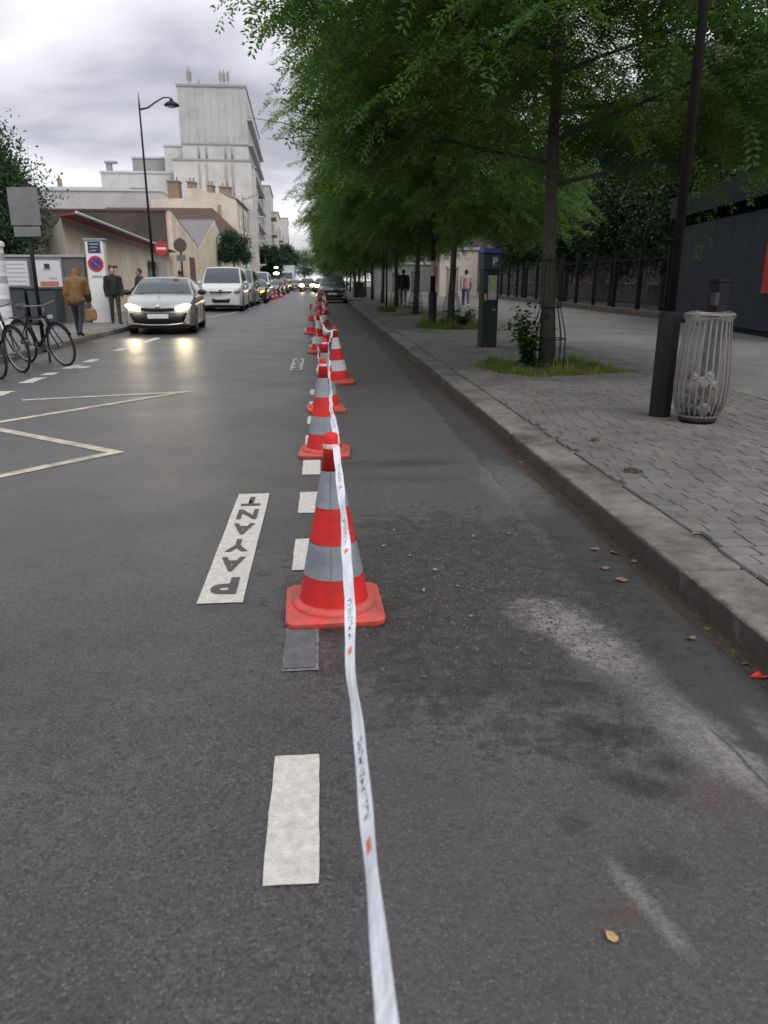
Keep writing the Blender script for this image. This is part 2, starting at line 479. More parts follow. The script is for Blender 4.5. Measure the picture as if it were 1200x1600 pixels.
M['dark_wall'] = mat('dark_render_wall', (.050, .042, .039), .9, .0, .8, col2=(.085, .072, .067), detail=8)
M['fascia'] = mat('red_brown_fascia', (.22, .055, .04), .7, .15, 3)
M['zinc'] = mat('zinc', (.55, .56, .58), .5, .1, 3, metal=.2)
M['tile'] = mat('brown_roof_tile', (.062, .036, .029), .85, .0, 3, col2=(.10, .058, .046), detail=9)
M['corr'] = mat('grey_corrugated_roof', (.17, .165, .17), .8, .12, 3)
M['conc'] = mat('pale_concrete', (.46, .455, .455), .85, .0, .25, col2=(.53, .525, .525), detail=8, stain=.35, stain_col=(.2, .19, .18), sscale=.5)
M['conc2'] = mat('white_concrete', (.53, .525, .515), .85, .0, .3, col2=(.61, .60, .59), detail=8, stain=.35, stain_col=(.2, .19, .18), sscale=.5)
M['conc3'] = mat('grey_concrete', (.29, .285, .285), .85, .0, .3, col2=(.35, .345, .345), detail=8)
M['chim'] = mat('chimney_brick', (.26, .19, .14), .9, .2, 5)
M['glass'] = mat('window_glass', (.06, .07, .085), .08, .0, 1, spec=.6)
M['pane'] = mat('dark_window_pane', (.07, .075, .085), .15, .2, 1)
M['shutter'] = mat('pale_shutter', (.42, .40, .38), .7, .1, 4)
M['door_brown'] = mat('brown_door', (.14, .085, .06), .6, .1, 4)
M['tyre'] = mat('tyre_rubber', (.014, .014, .015), .8)
M['rim'] = mat('alloy_rim', (.36, .36, .37), .3, metal=.7)
M['black'] = mat('black_plastic', (.012, .012, .013), .5)
M['chrome'] = mat('chrome', (.6, .6, .6), .15, metal=1)
M['silver'] = mat('silver_paint', (.34, .34, .335), .3, metal=.4, coat=.6)
M['vanwhite'] = mat('white_car_paint', (.66, .67, .69), .35, .03, 2, coat=.4)
M['vangrey'] = mat('grey_car_paint', (.30, .30, .31), .35, coat=.4)
M['cargrey'] = mat('dark_grey_car_paint', (.12, .122, .125), .28, coat=.8, metal=.3)
M['carblue'] = mat('dark_blue_car_paint', (.03, .037, .055), .3, coat=.6)
M['carblack'] = mat('black_car_paint', (.025, .025, .028), .3, coat=.6)
M['lens'] = mat('lamp_lens', (.5, .5, .5), .1)
M['amber'] = mat('amber_lamp', (.8, .35, .05), .3, emit=(1, .5, .12), estr=2.5)
M['head'] = mat('lit_headlamp', (1, .95, .8), .3, emit=(1, .84, .48), estr=18)
M['headfar'] = mat('lit_headlamp_far', (1, .9, .7), .3, emit=(1, .72, .38), estr=40)
M['lampglow'] = mat('lit_lamp', (1, .95, .8), .3, emit=(1, .93, .75), estr=5)
M['tail'] = mat('red_lamp', (.35, .01, .01), .2)
M['skin'] = mat('skin', (.42, .26, .19), .6)
M['hair'] = mat('dark_hair', (.022, .016, .013), .6)
M['jacket_brown'] = mat('brown_jacket', (.17, .095, .035), .8, .25, 9)
M['cloth_black'] = mat('black_cloth', (.018, .018, .021), .85, .2, 10)
M['cloth_green'] = mat('dark_green_cloth', (.035, .042, .032), .85, .2, 10)
M['jeans'] = mat('dark_jeans', (.022, .028, .045), .85, .2, 12)
M['jeans_blue'] = mat('blue_jeans', (.06, .085, .15), .85, .2, 12)
M['pink'] = mat('pink_shirt', (.50, .33, .34), .85, .12, 8)
M['cloth_grey'] = mat('grey_trousers', (.15, .14, .14), .85, .15, 10)
M['shoe'] = mat('dark_shoe', (.02, .018, .017), .6)
M['shoe_w'] = mat('white_shoe', (.62, .62, .62), .6)
M['bag'] = mat('tan_bag', (.32, .19, .09), .7, .15, 8)
M['brickwall'] = mat('brown_facade', (.15, .105, .08), .9, .0, 2, col2=(.21, .155, .125), detail=8)
M['stone'] = mat('brownish_stone_wall', (.12, .10, .088), .9, .0, 2, col2=(.18, .155, .138), detail=8)
M['tagged'] = mat('wall_grey_light', (.20, .20, .205), .85, .1, 2)
M['pinkpaper'] = mat('pinkish_sticker', (.42, .30, .26), .7, .2, 20)
M['teal'] = mat('teal_metal', (.045, .085, .085), .5, .1, 4)
M['screen'] = mat('meter_label', (.30, .36, .34), .5, .2, 12)
M['screen_g'] = mat('meter_label_green', (.28, .42, .10), .5, .2, 12)
M['orange_s'] = mat('meter_orange_sticker', (.62, .30, .08), .5)
M['dryleaf'] = mat('dry_leaf', (.16, .115, .075), .8, .25, 30)
M['butt'] = mat('pale_litter', (.24, .22, .19), .8, .1, 30)

# ------------------------------------------------------------------ ground, road, pavements
KX = 1.55          # face of the right kerb
LK = -5.45         # face of the left kerb
KH = .12
def sheet(name, x0, x1, y0, y1, z, m, nx=1, ny=1):
    b = MB(); b.grid(lambda u, v: (x0 + (x1 - x0) * u, y0 + (y1 - y0) * v, z), np.linspace(0, 1, nx + 1), np.linspace(0, 1, ny + 1))
    o = b.build(name, m); 
    if o.data.polygons[0].normal.z < 0: o.data.flip_normals()
    return tag(o, kind='structure')
sheet('ground', -1500, 1500, -600, 2500, -.03, M['ground'])
sheet('road', LK, KX, -12, 420, 0, M['road'])

# right pavement: bed, smooth asphalt further right, kerb stones, paving stones
rp = sheet('pavement_right', KX + .02, 40, -12, 420, KH - .022, M['walk_base'])
pw = MB(); pw.b2(4.75, 40, -12, 420, KH - .06, KH)
pw.b2(1.856, 4.742, 42.004, 420, KH - .06, KH - .002)
pw.b2(1.856, 4.742, -12, 2.196, KH - .06, KH - .002)
aso = pw.build('asphalt_surface', M['walk'], rp)
sheet('pavement_left', -60, LK - .02, -12, 420, KH - .004, M['walk'])
pl = bpy.data.objects['pavement_left']

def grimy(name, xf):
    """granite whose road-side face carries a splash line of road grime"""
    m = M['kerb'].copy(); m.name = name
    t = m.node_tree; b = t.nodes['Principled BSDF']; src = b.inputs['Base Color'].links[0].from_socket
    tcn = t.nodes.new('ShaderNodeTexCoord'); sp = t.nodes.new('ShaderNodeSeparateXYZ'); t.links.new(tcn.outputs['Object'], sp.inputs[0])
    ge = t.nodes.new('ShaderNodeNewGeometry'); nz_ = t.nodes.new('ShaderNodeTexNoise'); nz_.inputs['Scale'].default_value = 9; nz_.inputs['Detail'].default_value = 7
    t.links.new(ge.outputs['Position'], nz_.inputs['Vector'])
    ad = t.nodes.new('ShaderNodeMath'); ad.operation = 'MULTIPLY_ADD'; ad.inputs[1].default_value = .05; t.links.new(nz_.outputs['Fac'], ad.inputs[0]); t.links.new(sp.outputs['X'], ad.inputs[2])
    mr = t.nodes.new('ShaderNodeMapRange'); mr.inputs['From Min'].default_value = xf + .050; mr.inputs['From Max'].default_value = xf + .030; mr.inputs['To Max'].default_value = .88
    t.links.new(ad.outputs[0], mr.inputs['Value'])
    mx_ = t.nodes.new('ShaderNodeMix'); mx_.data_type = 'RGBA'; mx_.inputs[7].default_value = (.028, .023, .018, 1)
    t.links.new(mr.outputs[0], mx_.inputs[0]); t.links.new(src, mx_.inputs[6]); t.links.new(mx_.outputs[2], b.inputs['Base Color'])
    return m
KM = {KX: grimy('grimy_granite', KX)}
def kerb(name, x0, x1, ys, ylen, par):
    meshes = []
    for k in range(4):
        b = MB(); b.b2(x0, x1, 0, ylen - .014, -.12, KH)
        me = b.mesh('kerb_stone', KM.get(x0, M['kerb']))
        bm = bmesh.new(); bm.from_mesh(me)
        bmesh.ops.bevel(bm, geom=[e_ for e_ in bm.edges], offset=.014 + .004 * k, segments=2, affect='EDGES', profile=.6)
        for v in bm.verts:
            if v.co.z > 0: v.co.z += rnd.uniform(-.003, .003); v.co.x += rnd.uniform(-.003, .003)
        bm.to_mesh(me); bm.free()
        me.shade_smooth(); me.set_sharp_from_angle(angle=R(50))
        meshes.append(me)
    for i, y in enumerate(ys):
        o = obj('kerb_stone', meshes[i % 4], par)
        o.location = (rnd.uniform(-.005, .005), y, rnd.uniform(-.006, .004) + .022 * 0)
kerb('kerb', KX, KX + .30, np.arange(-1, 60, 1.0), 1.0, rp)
b = MB(); b.b2(KX, KX + .3, 60, 420, -.12, KH); tag(b.build('kerb_run', M['kerb'], rp), kind='stuff')
kerb('kerb', LK - .28, LK, np.arange(2, 50, 1.0), 1.0, pl)
b = MB(); b.b2(LK - .28, LK, 50, 420, -.12, KH); b.b2(LK - .28, LK, -12, 2, -.12, KH); tag(b.build('kerb_run', M['kerb'], pl), kind='stuff')

b = MB(); yy_ = np.arange(1.5, 40, .12)
Vd, Fd = [], []
for i_, y_ in enumerate(yy_):
    wd = .03 + .05 * (.5 + .5 * math.sin(y_ * 2.1) * math.sin(y_ * .77 + 1)) + rnd.uniform(0, .02); hd_ = .010 + .022 * rnd.random() * (.5 + .5 * math.sin(y_ * 1.3))
    Vd += [(KX - wd, y_, .001), (KX - wd * .4, y_, hd_ * .7), (KX + .006, y_, hd_ * 1.6)]
for i_ in range(len(yy_) - 1):
    for k_ in range(2): Fd.append((i_ * 3 + k_, i_ * 3 + k_ + 1, i_ * 3 + k_ + 4, i_ * 3 + k_ + 3))
b.add(Vd, Fd); dirt = b.build('gutter_dirt', mat('gutter_dirt', (.022, .017, .012), .95, .0, 40, col2=(.06, .046, .032), bump=.9, bscale=60), rp, smooth=True); tag(dirt, kind='stuff')

# paving stones between the right kerb and the smooth asphalt
def sett_mesh(seed, m):
    r_ = random.Random(seed)
    b = MB(); b.b2(-.5, .5, -.5, .5, -.05, 0)
    me = b.mesh('paving_stone', m)
    bm = bmesh.new(); bm.from_mesh(me)
    top = [e_ for e_ in bm.edges if all(v.co.z > -.01 for v in e_.verts)]
    bmesh.ops.bevel(bm, geom=top, offset=.03, segments=1, affect='EDGES')
    for v in bm.verts:
        if v.co.z > -.001: v.co.z += r_.uniform(-.003, .002)
        else: v.co.z *= .3 if v.co.z > -.03 else 1
    bm.to_mesh(me); bm.free()
    return me
SM = [sett_mesh(i, M['sett'][i % 4]) for i in range(8)]
tree_pits = [(3.27, 10.95, 1.0), (3.5, 20.9, .95), (3.45, 28.7, .9), (3.4, 36.0, .9), (2.6, 31.5, .3)]
holes = []
rows = []
y = 2.204
pw_, pl_ = .165, .118
while y < 42:
    off = rnd.uniform(0, pw_)
    x = KX + .31 + .006 - off % pw_
    while x < 4.74:
        xa = max(x, KX + .312); xb = min(x + pw_, 4.742)
        if xb - xa > .05:
            cx, cy = (xa + xb) / 2, y + pl_ / 2
            if not any((cx - px) ** 2 + ((cy - py) * 1.0) ** 2 < (pr - .06) ** 2 for px, py, pr in tree_pits):
                rows.append((cx, cy, xb - xa - .005, pl_ - .005))
        x += pw_
    y += pl_
def vis_size(p):
    X, Y = p[0], p[1]
    inside = Y > 1.0 and abs(math.atan2(X, Y) - R(4.5)) < R(27.5) and Y > 3.6
    return (1 / (Y * Y + X * X)) if inside else 0
order = sorted(range(len(rows)), key=lambda i: -vis_size(rows[i]))
near = set(order[:298])
far = MB()
for i, (cx, cy, sx, sy) in enumerate(rows):
    dz = rnd.uniform(-.002, .002)
    if i in near:
        o = obj('paving_stone', SM[rnd.randrange(8)], rp)
        o.location = (cx, cy, KH + dz); o.scale = (sx, sy, 1)
        o.rotation_euler = (rnd.uniform(-.006, .006), rnd.uniform(-.006, .006), rnd.uniform(-.012, .012))
    else:
        o_ = .004
        far.add([(cx - sx / 2, cy - sy / 2, KH - .015), (cx + sx / 2, cy - sy / 2, KH - .015), (cx + sx / 2, cy + sy / 2, KH - .015), (cx - sx / 2, cy + sy / 2, KH - .015),
                 (cx - sx / 2 + o_, cy - sy / 2 + o_, KH + dz), (cx + sx / 2 - o_, cy - sy / 2 + o_, KH + dz), (cx + sx / 2 - o_, cy + sy / 2 - o_, KH + dz), (cx - sx / 2 + o_, cy + sy / 2 - o_, KH + dz)],
                [(4, 5, 6, 7), (0, 1, 5, 4), (1, 2, 6, 5), (2, 3, 7, 6), (3, 0, 4, 7)])
fo = far.build('paving_stones_beyond', M['sett'][0], rp, fix=False); tag(fo, kind='stuff')
fo.data.materials.append(M['sett'][1]); fo.data.materials.append(M['sett'][2]); fo.data.materials.append(M['sett'][3])
mi = np.repeat(rng.integers(0, 4, len(fo.data.polygons) // 5), 5).astype(np.int32)
fo.data.polygons.foreach_set('material_index', mi)

def crumbs(n):
    r = np.random.default_rng(5)
    V, F = [], []
    base = np.array([(1, 0, 0), (-.5, .87, 0), (-.5, -.87, 0), (.2, .1, .75)])
    k = 0
    while k < n:
        x, y = r.normal(.62, .30), r.normal(3.1, .48)
        if not (.12 < x < 1.25 and 2.1 < y < 4.4): continue
        s_ = abs(r.normal(0, .0034)) + .0018
        a = r.uniform(0, 6.28); c, q = math.cos(a), math.sin(a)
        b_ = base * s_ * r.uniform(.6, 1.3, 3) + r.normal(0, s_ * .15, (4, 3))
        b_[:3, 2] = 0
        P = np.stack([b_[:, 0] * c - b_[:, 1] * q + x, b_[:, 0] * q + b_[:, 1] * c + y, b_[:, 2] + .0005], 1)
        o = len(V) * 4
        V.append(P); F += [(o, o + 1, o + 3), (o + 1, o + 2, o + 3), (o + 2, o, o + 3)]
        k += 1
    return np.concatenate(V), np.array(F)
Vc, Fc = crumbs(6000)
co_ = obj('asphalt_crumbs', npmesh('asphalt_crumbs', Vc, Fc, mat('asphalt_crumb', (.03, .028, .026), .9, .0, 30, col2=(.12, .11, .10))), bpy.data.objects['road'])
tag(co_, kind='stuff')

# ------------------------------------------------------------------ road markings
road = bpy.data.objects['road']
def patch(name, x0, x1, y0, y1, z, m, par=road, jitter=.0022, n=5):
    """painted rectangle with slightly ragged edges"""
    pts = []
    for k in range(n): pts.append((x0 + (x1 - x0) * k / n, y0))
    for k in range(n * 2): pts.append((x1, y0 + (y1 - y0) * k / n / 2))
    for k in range(n): pts.append((x1 - (x1 - x0) * k / n, y1))
    for k in range(n * 2): pts.append((x0, y1 - (y1 - y0) * k / n / 2))
    pts = [(a + rnd.uniform(-jitter, jitter), b_ + rnd.uniform(-jitter, jitter), z) for a, b_ in pts]
    b = MB(); b.add(pts, [tuple(range(len(pts)))])
    o = b.build(name, m, par, fix=False)
    return o
for i, y in enumerate([-.07, .93 - .5, 1.425, 2.42, 2.92, 3.41, 4.35, 4.83, 5.3, 5.78, 6.8, 7.3]):
    pass
patch('dash', -.172, -.04, 1.425, 1.925, .004, M['paint'], jitter=.002)
patch('worn_dash', -.178, -.045, 2.43, 2.93, .004, M['paint_worn'])
patch('tar_cover', -.176, -.058, 2.45, 2.76, .0075, M['tar'], jitter=.004)
for (a, c) in ((3.42, 3.88), (4.36, 4.83), (5.30, 5.76), (6.3, 6.75), (7.3, 7.75), (8.3, 8.75), (9.3, 9.75)):
    patch('dash', -.178, -.045, a, c, .004, M['paint'])
for y in np.arange(16.3, 60, 2.0):
    patch('dash', -.30, -.17, y, y + .5, .004, M['paint'])

def text_mesh(txt, size, depth=0, bold=0):
    c = bpy.data.curves.new('t', 'FONT'); c.body = txt; c.size = size; c.align_x = 'CENTER'; c.align_y = 'CENTER'; c.extrude = depth; c.offset = bold
    o = bpy.data.objects.new('t', c); COL.objects.link(o)
    dg = bpy.context.evaluated_depsgraph_get()
    me = bpy.data.meshes.new_from_object(o.evaluated_get(dg))
    bpy.data.objects.remove(o); bpy.data.curves.remove(c)
    return me
LET = {}
def fit_text(ch):
    if ch not in LET:
        me = text_mesh(ch, 1.0, 0, .035)
        co = np.array([v.co for v in me.vertices]); lo, hi = co.min(0), co.max(0)
        for v in me.vertices:
            v.co.x = (v.co.x - (lo[0] + hi[0]) / 2) / max(1e-6, hi[0] - lo[0])
            v.co.y = (v.co.y - (lo[1] + hi[1]) / 2) / max(1e-6, hi[1] - lo[1])
            v.co.z = 0
        me.materials.clear(); me.materials.append(M['letter'])
        LET[ch] = me
    return LET[ch]
def payant(x0, x1, y0, y1):
    box = patch('payant_marking', x0, x1, y0, y1, .004, M['paint'], jitter=.0015)
    n = 6; pitch = (y1 - y0 - .10) / n
    for k, ch in enumerate('PAYANT'):
        o = obj('letter', fit_text(ch), box)
        yc = y0 + .05 + pitch * (k + .5)
        o.location = ((x0 + x1) / 2, yc, .0082)
        o.rotation_euler = (0, 0, math.pi)
        o.scale = ((x1 - x0) * .60, pitch * .70, 1)
payant(-.578, -.378, 3.055, 4.815)
payant(-.545, -.345, 12.0, 13.8)
payant(-.53, -.33, 21.3, 23.1)

b = MB(); b.strip([(-3.95, 3.55), (-1.72, 6.17), (-3.36, 7.49), (-1.76, 9.66), (-3.55, 9.12)], .105, .004)
b.build('zigzag_line', M['yellow'], road, fix=False)
for (x, y, l) in ((-4.02, 9.35, .55), (-4.1, 10.7, .6), (-4.12, 11.6, .3), (-4.08, 12.45, .55), (-3.9, 12.5, .3), (-4.06, 13.4, .55), (-4.12, 15.6, .7), (-4.05, 17.6, 1.6)):
    patch('dash', x - .09, x + .09, y, y + l, .004, M['paint'], jitter=.02)
b = MB(); b.strip([(-4.75, 29.6), (-4.3, 30.2), (-3.78, 35.2)], .12, .004); b.build('parking_line', M['paint'], road, fix=False)
for y in (38.6, 41.5, 44, 47.5, 51): patch('dash', -3.72, -3.58, y, y + .9, .004, M['paint'])

# ------------------------------------------------------------------ cones and tape
def make_cone(name, label, loc, lean=(0, 0), rz=0, m_refl='refl', h=.765):
    t = thing(name, label, 'traffic cone', loc, rz, 'traffic cones along the street')
    t.rotation_euler = (lean[0], lean[1], rz)
    # square foot with rounded corners
    b = MB()
    def ring(hw, r, z):
        pts = []
        for cx, cy, a0 in ((1, 1, 0), (-1, 1, 90), (-1, -1, 180), (1, -1, 270)):
            for k in range(5):
                a = R(a0 + 22.5 * k)
                pts.append((cx * (hw - r) + r * math.cos(a), cy * (hw - r) + r * math.sin(a), z))
        return pts
    prof = [(.200, .045, 0), (.205, .045, .008), (.205, .045, .026), (.196, .042, .034)]
    o0 = 0
    for hw, r, z in prof: b.v += ring(hw, r, z)
    n = 20
    for i in range(len(prof) - 1):
        for k in range(n):
            b.f.append((i * n + k, i * n + (k + 1) % n, (i + 1) * n + (k + 1) % n, (i + 1) * n + k))
    b.f.append(tuple(range(n))[::-1]); b.f.append(tuple(range(3 * n, 4 * n)))
    base = b.build('base', M['cone_base'], t, smooth=True, angle=40)
    c = MB(); c.lathe([(.178, .0335), (.178, .045), (.166, .056), (.146, .060)], n=32, cap=False)
    c.build('collar', M['cone_base'], base, smooth=True)
    r0, r1 = .140, .029
    rr = lambda z: max(.029, .146 - .192 * (z - .055))
    ts = [.055, .175, .315, .465, .615, h]
    def band(i, nm, mm, out=0):
        s_ = MB(); za, zb = ts[i], ts[i + 1]
        s_.lathe([(rr(za) + out, za), (rr((za + zb) / 2) + out, (za + zb) / 2), (rr(zb) + out, zb)], n=32, cap=False)
        return s_.build(nm, M[mm], t, smooth=True)
    band(0, 'lower_band', 'cone')
    s_ = band(1, 'reflective_sleeve', m_refl, .0025)
    # overlap seam on the sleeve
    band(2, 'middle_band', 'cone')
    band(3, 'reflective_sleeve', m_refl, .0025)
    s_ = MB(); za = ts[4]
    s_.lathe([(rr(za), za), (rr(h - .055), h - .055), (rr(h - .05) + .002, h - .048), (rr(h - .05) + .002, h - .04), (rr(h - .035), h - .034), (r1, h - .008), (r1 - .006, h), (r1 - .013, h - .001), (r1 - .016, h - .03)], n=32, cap=True)
    s_.build('top_band', M['cone'], t, smooth=True)
    return t
cones = [
    ('tall red and grey banded traffic cone, nearest of the row', (.02, 2.97, 0), (0, 0), .03, 'refl'),
    ('second traffic cone of the row, just behind the nearest one', (-.01, 6.0, 0), (0, 0), -.05, 'refl'),
    ('third traffic cone of the row, its foot showing behind the second', (.01, 8.15, 0), (0, 0), .1, 'refl'),
    ('traffic cone with pale bands standing right of the tape', (.20, 10.4, 0), (0, -.06), .08, 'refl2'),
    ('traffic cone in mid row, left of the tape near the fourth cone', (-.10, 14.9, 0), (0, .03), .2, 'refl2'),
    ('upright traffic cone with pale bands behind the right-hand one', (.0, 17.4, 0), (0, 0), .0, 'refl2'),
    ('traffic cone set left beside a short white dash', (-.30, 20.4, 0), (0, 0), .15, 'refl'),
    ('small far traffic cone just before the dark grey car', (.05, 24.4, 0), (0, 0), .0, 'refl2'),
    ('far traffic cone of the row, sixth before the grey car bumper', (-.12, 28.6, 0), (0, 0), .3, 'refl'),
    ('far traffic cone fifth before the grey car bumper', (.12, 32.0, 0), (0, 0), .0, 'refl2'),
    ('far traffic cone fourth before the grey car bumper', (-.2, 35.5, 0), (0, 0), .2, 'refl'),
    ('far traffic cone third before the grey car bumper', (.05, 39.0, 0), (0, 0), .0, 'refl2'),
    ('far traffic cone second before the grey car bumper', (-.15, 42.5, 0), (0, 0), .0, 'refl'),
    ('far traffic cone closest to the dark grey car', (.08, 45.8, 0), (0, 0), .1, 'refl2'),
    ('traffic cone across the road by the far white van, nearer one', (-3.55, 56.2, 0), (0, 0), .1, 'refl2'),
    ('traffic cone across the road by the far white van, farther one', (-3.5, 60.0, 0), (0, 0), .4, 'refl2'),
    ('traffic cone across the road between the white van and the kerb lane', (-3.35, 64.0, 0), (0, 0), .4, 'refl2'),
]
for lab, loc, lean, rz, mr in cones:
    make_cone('traffic_cone', lab, loc, lean, rz, mr)
make_cone('traffic_cone', 'traffic cone at the very front holding the near tape end', (.01, -.35, 0), (0, 0), 0, 'refl')
# seams on the sleeves of the nearest cone
near_cone = [o for o in COL.objects if o.name == 'traffic_cone'][0]
for za, zb in ((.178, .312), (.468, .612)):
    rr = lambda z: max(.029, .146 - .192 * (z - .055))
    a = R(-97); b = MB()
    p0 = Vector((math.cos(a), math.sin(a), 0)); tv = Vector((-p0.y, p0.x, 0))
    for w_, m__ in ((.0028, 'ink'),):
        q = []
        for z in (za, zb):
            for s_ in (-1, 1): q.append(p0 * (rr(z) + .0042) + tv * s_ * w_ / 2 + Vector((0, 0, z)))
        b.add(q, [(0, 1, 3, 2)])
    b.build('sleeve_seam', mat('sleeve_seam', (.13, .14, .16), .5), near_cone, fix=False)

# printed white barrier tape: twisting ribbon from cone to cone
def tape_mat():
    m = bpy.data.materials.new('printed_white_tape'); m.use_nodes = True
    t = m.node_tree; b = t.nodes['Principled BSDF']; L = t.links.new; N = t.nodes.new
    uv = N('ShaderNodeUVMap')
    sp = N('ShaderNodeSeparateXYZ'); L(uv.outputs[0], sp.inputs[0])
    def mth(op, x, y=0.):
        n = N('ShaderNodeMath'); n.operation = op
        for i, q in enumerate((x, y)):
            if isinstance(q, (int, float)): n.inputs[i].default_value = q
            else: L(q, n.inputs[i])
        return n.outputs[0]
    u, v = sp.outputs['X'], sp.outputs['Y']     # u: metres along, v: 0..1 across
    per = mth('FRACT', mth('DIVIDE', u, .55))
    inv = mth('MULTIPLY', mth('GREATER_THAN', v, .3), mth('LESS_THAN', v, .72))
    om = mth('MULTIPLY', mth('MULTIPLY', mth('GREATER_THAN', per, .08), mth('LESS_THAN', per, .13)), inv)
    tm = mth('MULTIPLY', mth('MULTIPLY', mth('GREATER_THAN', per, .20), mth('LESS_THAN', per, .56)), inv)
    nz_ = N('ShaderNodeTexNoise'); nz_.inputs['Scale'].default_value = 1
    cb = N('ShaderNodeCombineXYZ'); L(mth('MULTIPLY', u, 190), cb.inputs[0]); L(mth('MULTIPLY', v, 3.5), cb.inputs[1]); L(cb.outputs[0], nz_.inputs['Vector'])
    tm = mth('MULTIPLY', tm, mth('GREATER_THAN', nz_.outputs['Fac'], .54))
    def mix(f, c1, c2):
        n = N('ShaderNodeMix'); n.data_type = 'RGBA'; L(f, n.inputs[0])
        for i, q in ((6, c1), (7, c2)):
            if isinstance(q, tuple): n.inputs[i].default_value = (*q, 1)
            else: L(q, n.inputs[i])
        return n.outputs[2]
    col = mix(om, (.74, .78, .86), (.75, .20, .10)); col = mix(tm, col, (.06, .06, .07))
    L(col, b.inputs['Base Color'])
    b.inputs['Roughness'].default_value = .38
    n3 = N('ShaderNodeTexNoise'); n3.inputs['Scale'].default_value = 60
    tcn = N('ShaderNodeTexCoord'); L(tcn.outputs['Object'], n3.inputs['Vector'])
    bp = N('ShaderNodeBump'); bp.inputs['Strength'].default_value = .35; bp.inputs['Distance'].default_value = .01
    L(n3.outputs['Fac'], bp.inputs['Height']); L(bp.outputs[0], b.inputs['Normal'])
    return m
TAPE = tape_mat()
def tape(label, spans, width=.05, kink=0):
    """spans: list of (p0, p1, sag, twist0, twist1)"""
    V, F, UV = [], [], []
    u = 0
    for (p0, p1, sag, t0, t1) in spans:
        p0, p1 = Vector(p0), Vector(p1)
        n = 110
        base = len(V)
        d = (p1 - p0).normalized(); side = d.cross(Vector((0, 0, 1))).normalized(); up = side.cross(d)
        ln = (p1 - p0).length
        for i in range(n + 1):
            s = i / n
            p = p0.lerp(p1, s) - Vector((0, 0, sag * 4 * s * (1 - s))) + side * .004 * math.sin(9 * s + t0)
            a = t0 + (t1 - t0) * (s * s * (3 - 2 * s)) + .16 * math.sin(s * 17 + t1) + .12 * math.sin(s * 41 + t0 * 7) + .06 * math.sin(s * 97)
            ww = width * (1 + .05 * math.sin(s * 31))
            dv = side * math.cos(a) + up * math.sin(a)
            nn = d.cross(dv); crease = .0016 * math.sin(s * 23 + t1 * 5) * math.sin(s * 61)
            p = p + side * kink * math.exp(-((s - .5) / .045) ** 2); ww *= 1 + 14 * kink * math.exp(-((s - .5) / .05) ** 2)
            for k, c in enumerate((-.5, 0, .5)):
                V.append(p + dv * ww * c + nn * (crease if k == 1 else 0))
                UV.append((u + s * ln, c + .5))
        for i in range(n):
            for k in range(2):
                a = base + i * 3 + k
                F.append((a, a + 1, a + 4, a + 3))
        u += ln
    b = MB(); b.add(V, F)
    o = b.build('barrier_tape', TAPE, None, smooth=False, fix=False)
    ul = o.data.uv_layers.new(name='UVMap')
    for lp in o.data.loops: ul.data[lp.index].uv = UV[lp.vertex_index]
    so = o.modifiers.new('solid', 'SOLIDIFY'); so.thickness = .0008
    tag(o, label, 'barrier tape', 'barrier tape strung along the cones')
    return o
Z = .70
near_t = tape('white printed barrier tape running from the camera to the nearest cone', [((.050, -.35, Z), (.043, 2.94, .715), .07, 1.05, .70)], .031, -.007)
tape('white printed barrier tape between the nearest and the second cone', [((.043, 2.96, .715), (.035, 5.97, .70), .055, .75, 1.35)], .034)
tape('white barrier tape between the second and the third cone', [((.045, 6.0, .70), (.05, 8.15, .70), .03, 1.2, 1.9)], .036)
tape('white barrier tape between the third cone and the right-hand cone', [((.05, 8.15, .70), (.12, 10.4, .71), .03, 1.2, .5)], .036)
tape('white barrier tape leading on from the right-hand cone to the row behind', [((.12, 10.42, .71), (-.06, 14.9, .70), .12, .6, 1.5), ((-.06, 14.9, .70), (.02, 17.4, .70), .05, 1.5, 1.2)], .05)
tape('second white barrier tape hanging left of the cones in mid row', [((-.28, 20.4, .69), (-.14, 14.9, .69), .14, .9, 1.6), ((-.14, 14.9, .69), (-.05, 8.15, .66), .2, 1.6, 1.4), ((-.05, 8.15, .66), (-.055, 6.03, .66), .1, 1.4, 1.0)], .05)
tape('far white barrier tape running on towards the dark grey car', [((.02, 17.4, .70), (.05, 24.4, .70), .1, 1, 1.4), ((.05, 24.4, .7), (.12, 32, .7), .1, 1.4, 1), ((.12, 32, .7), (.08, 45.8, .7), .12, 1.0, 1.4)], .05)
# tape wound round the top of the nearest cones
for o in [q for q in COL.objects if q.get('category') == 'traffic cone'][:4]:
    b = MB()
    b.lathe([(.0317, .705), (.0327, .709), (.0317, .716), (.0325, .719), (.0313, .724)], n=24, cap=False)
    wrap = b.build('tape_wrap', M['cone'] if False else mat('wound_tape', (.60, .36, .36), .5, .0, 60, col2=(.74, .70, .72)), o, smooth=True)

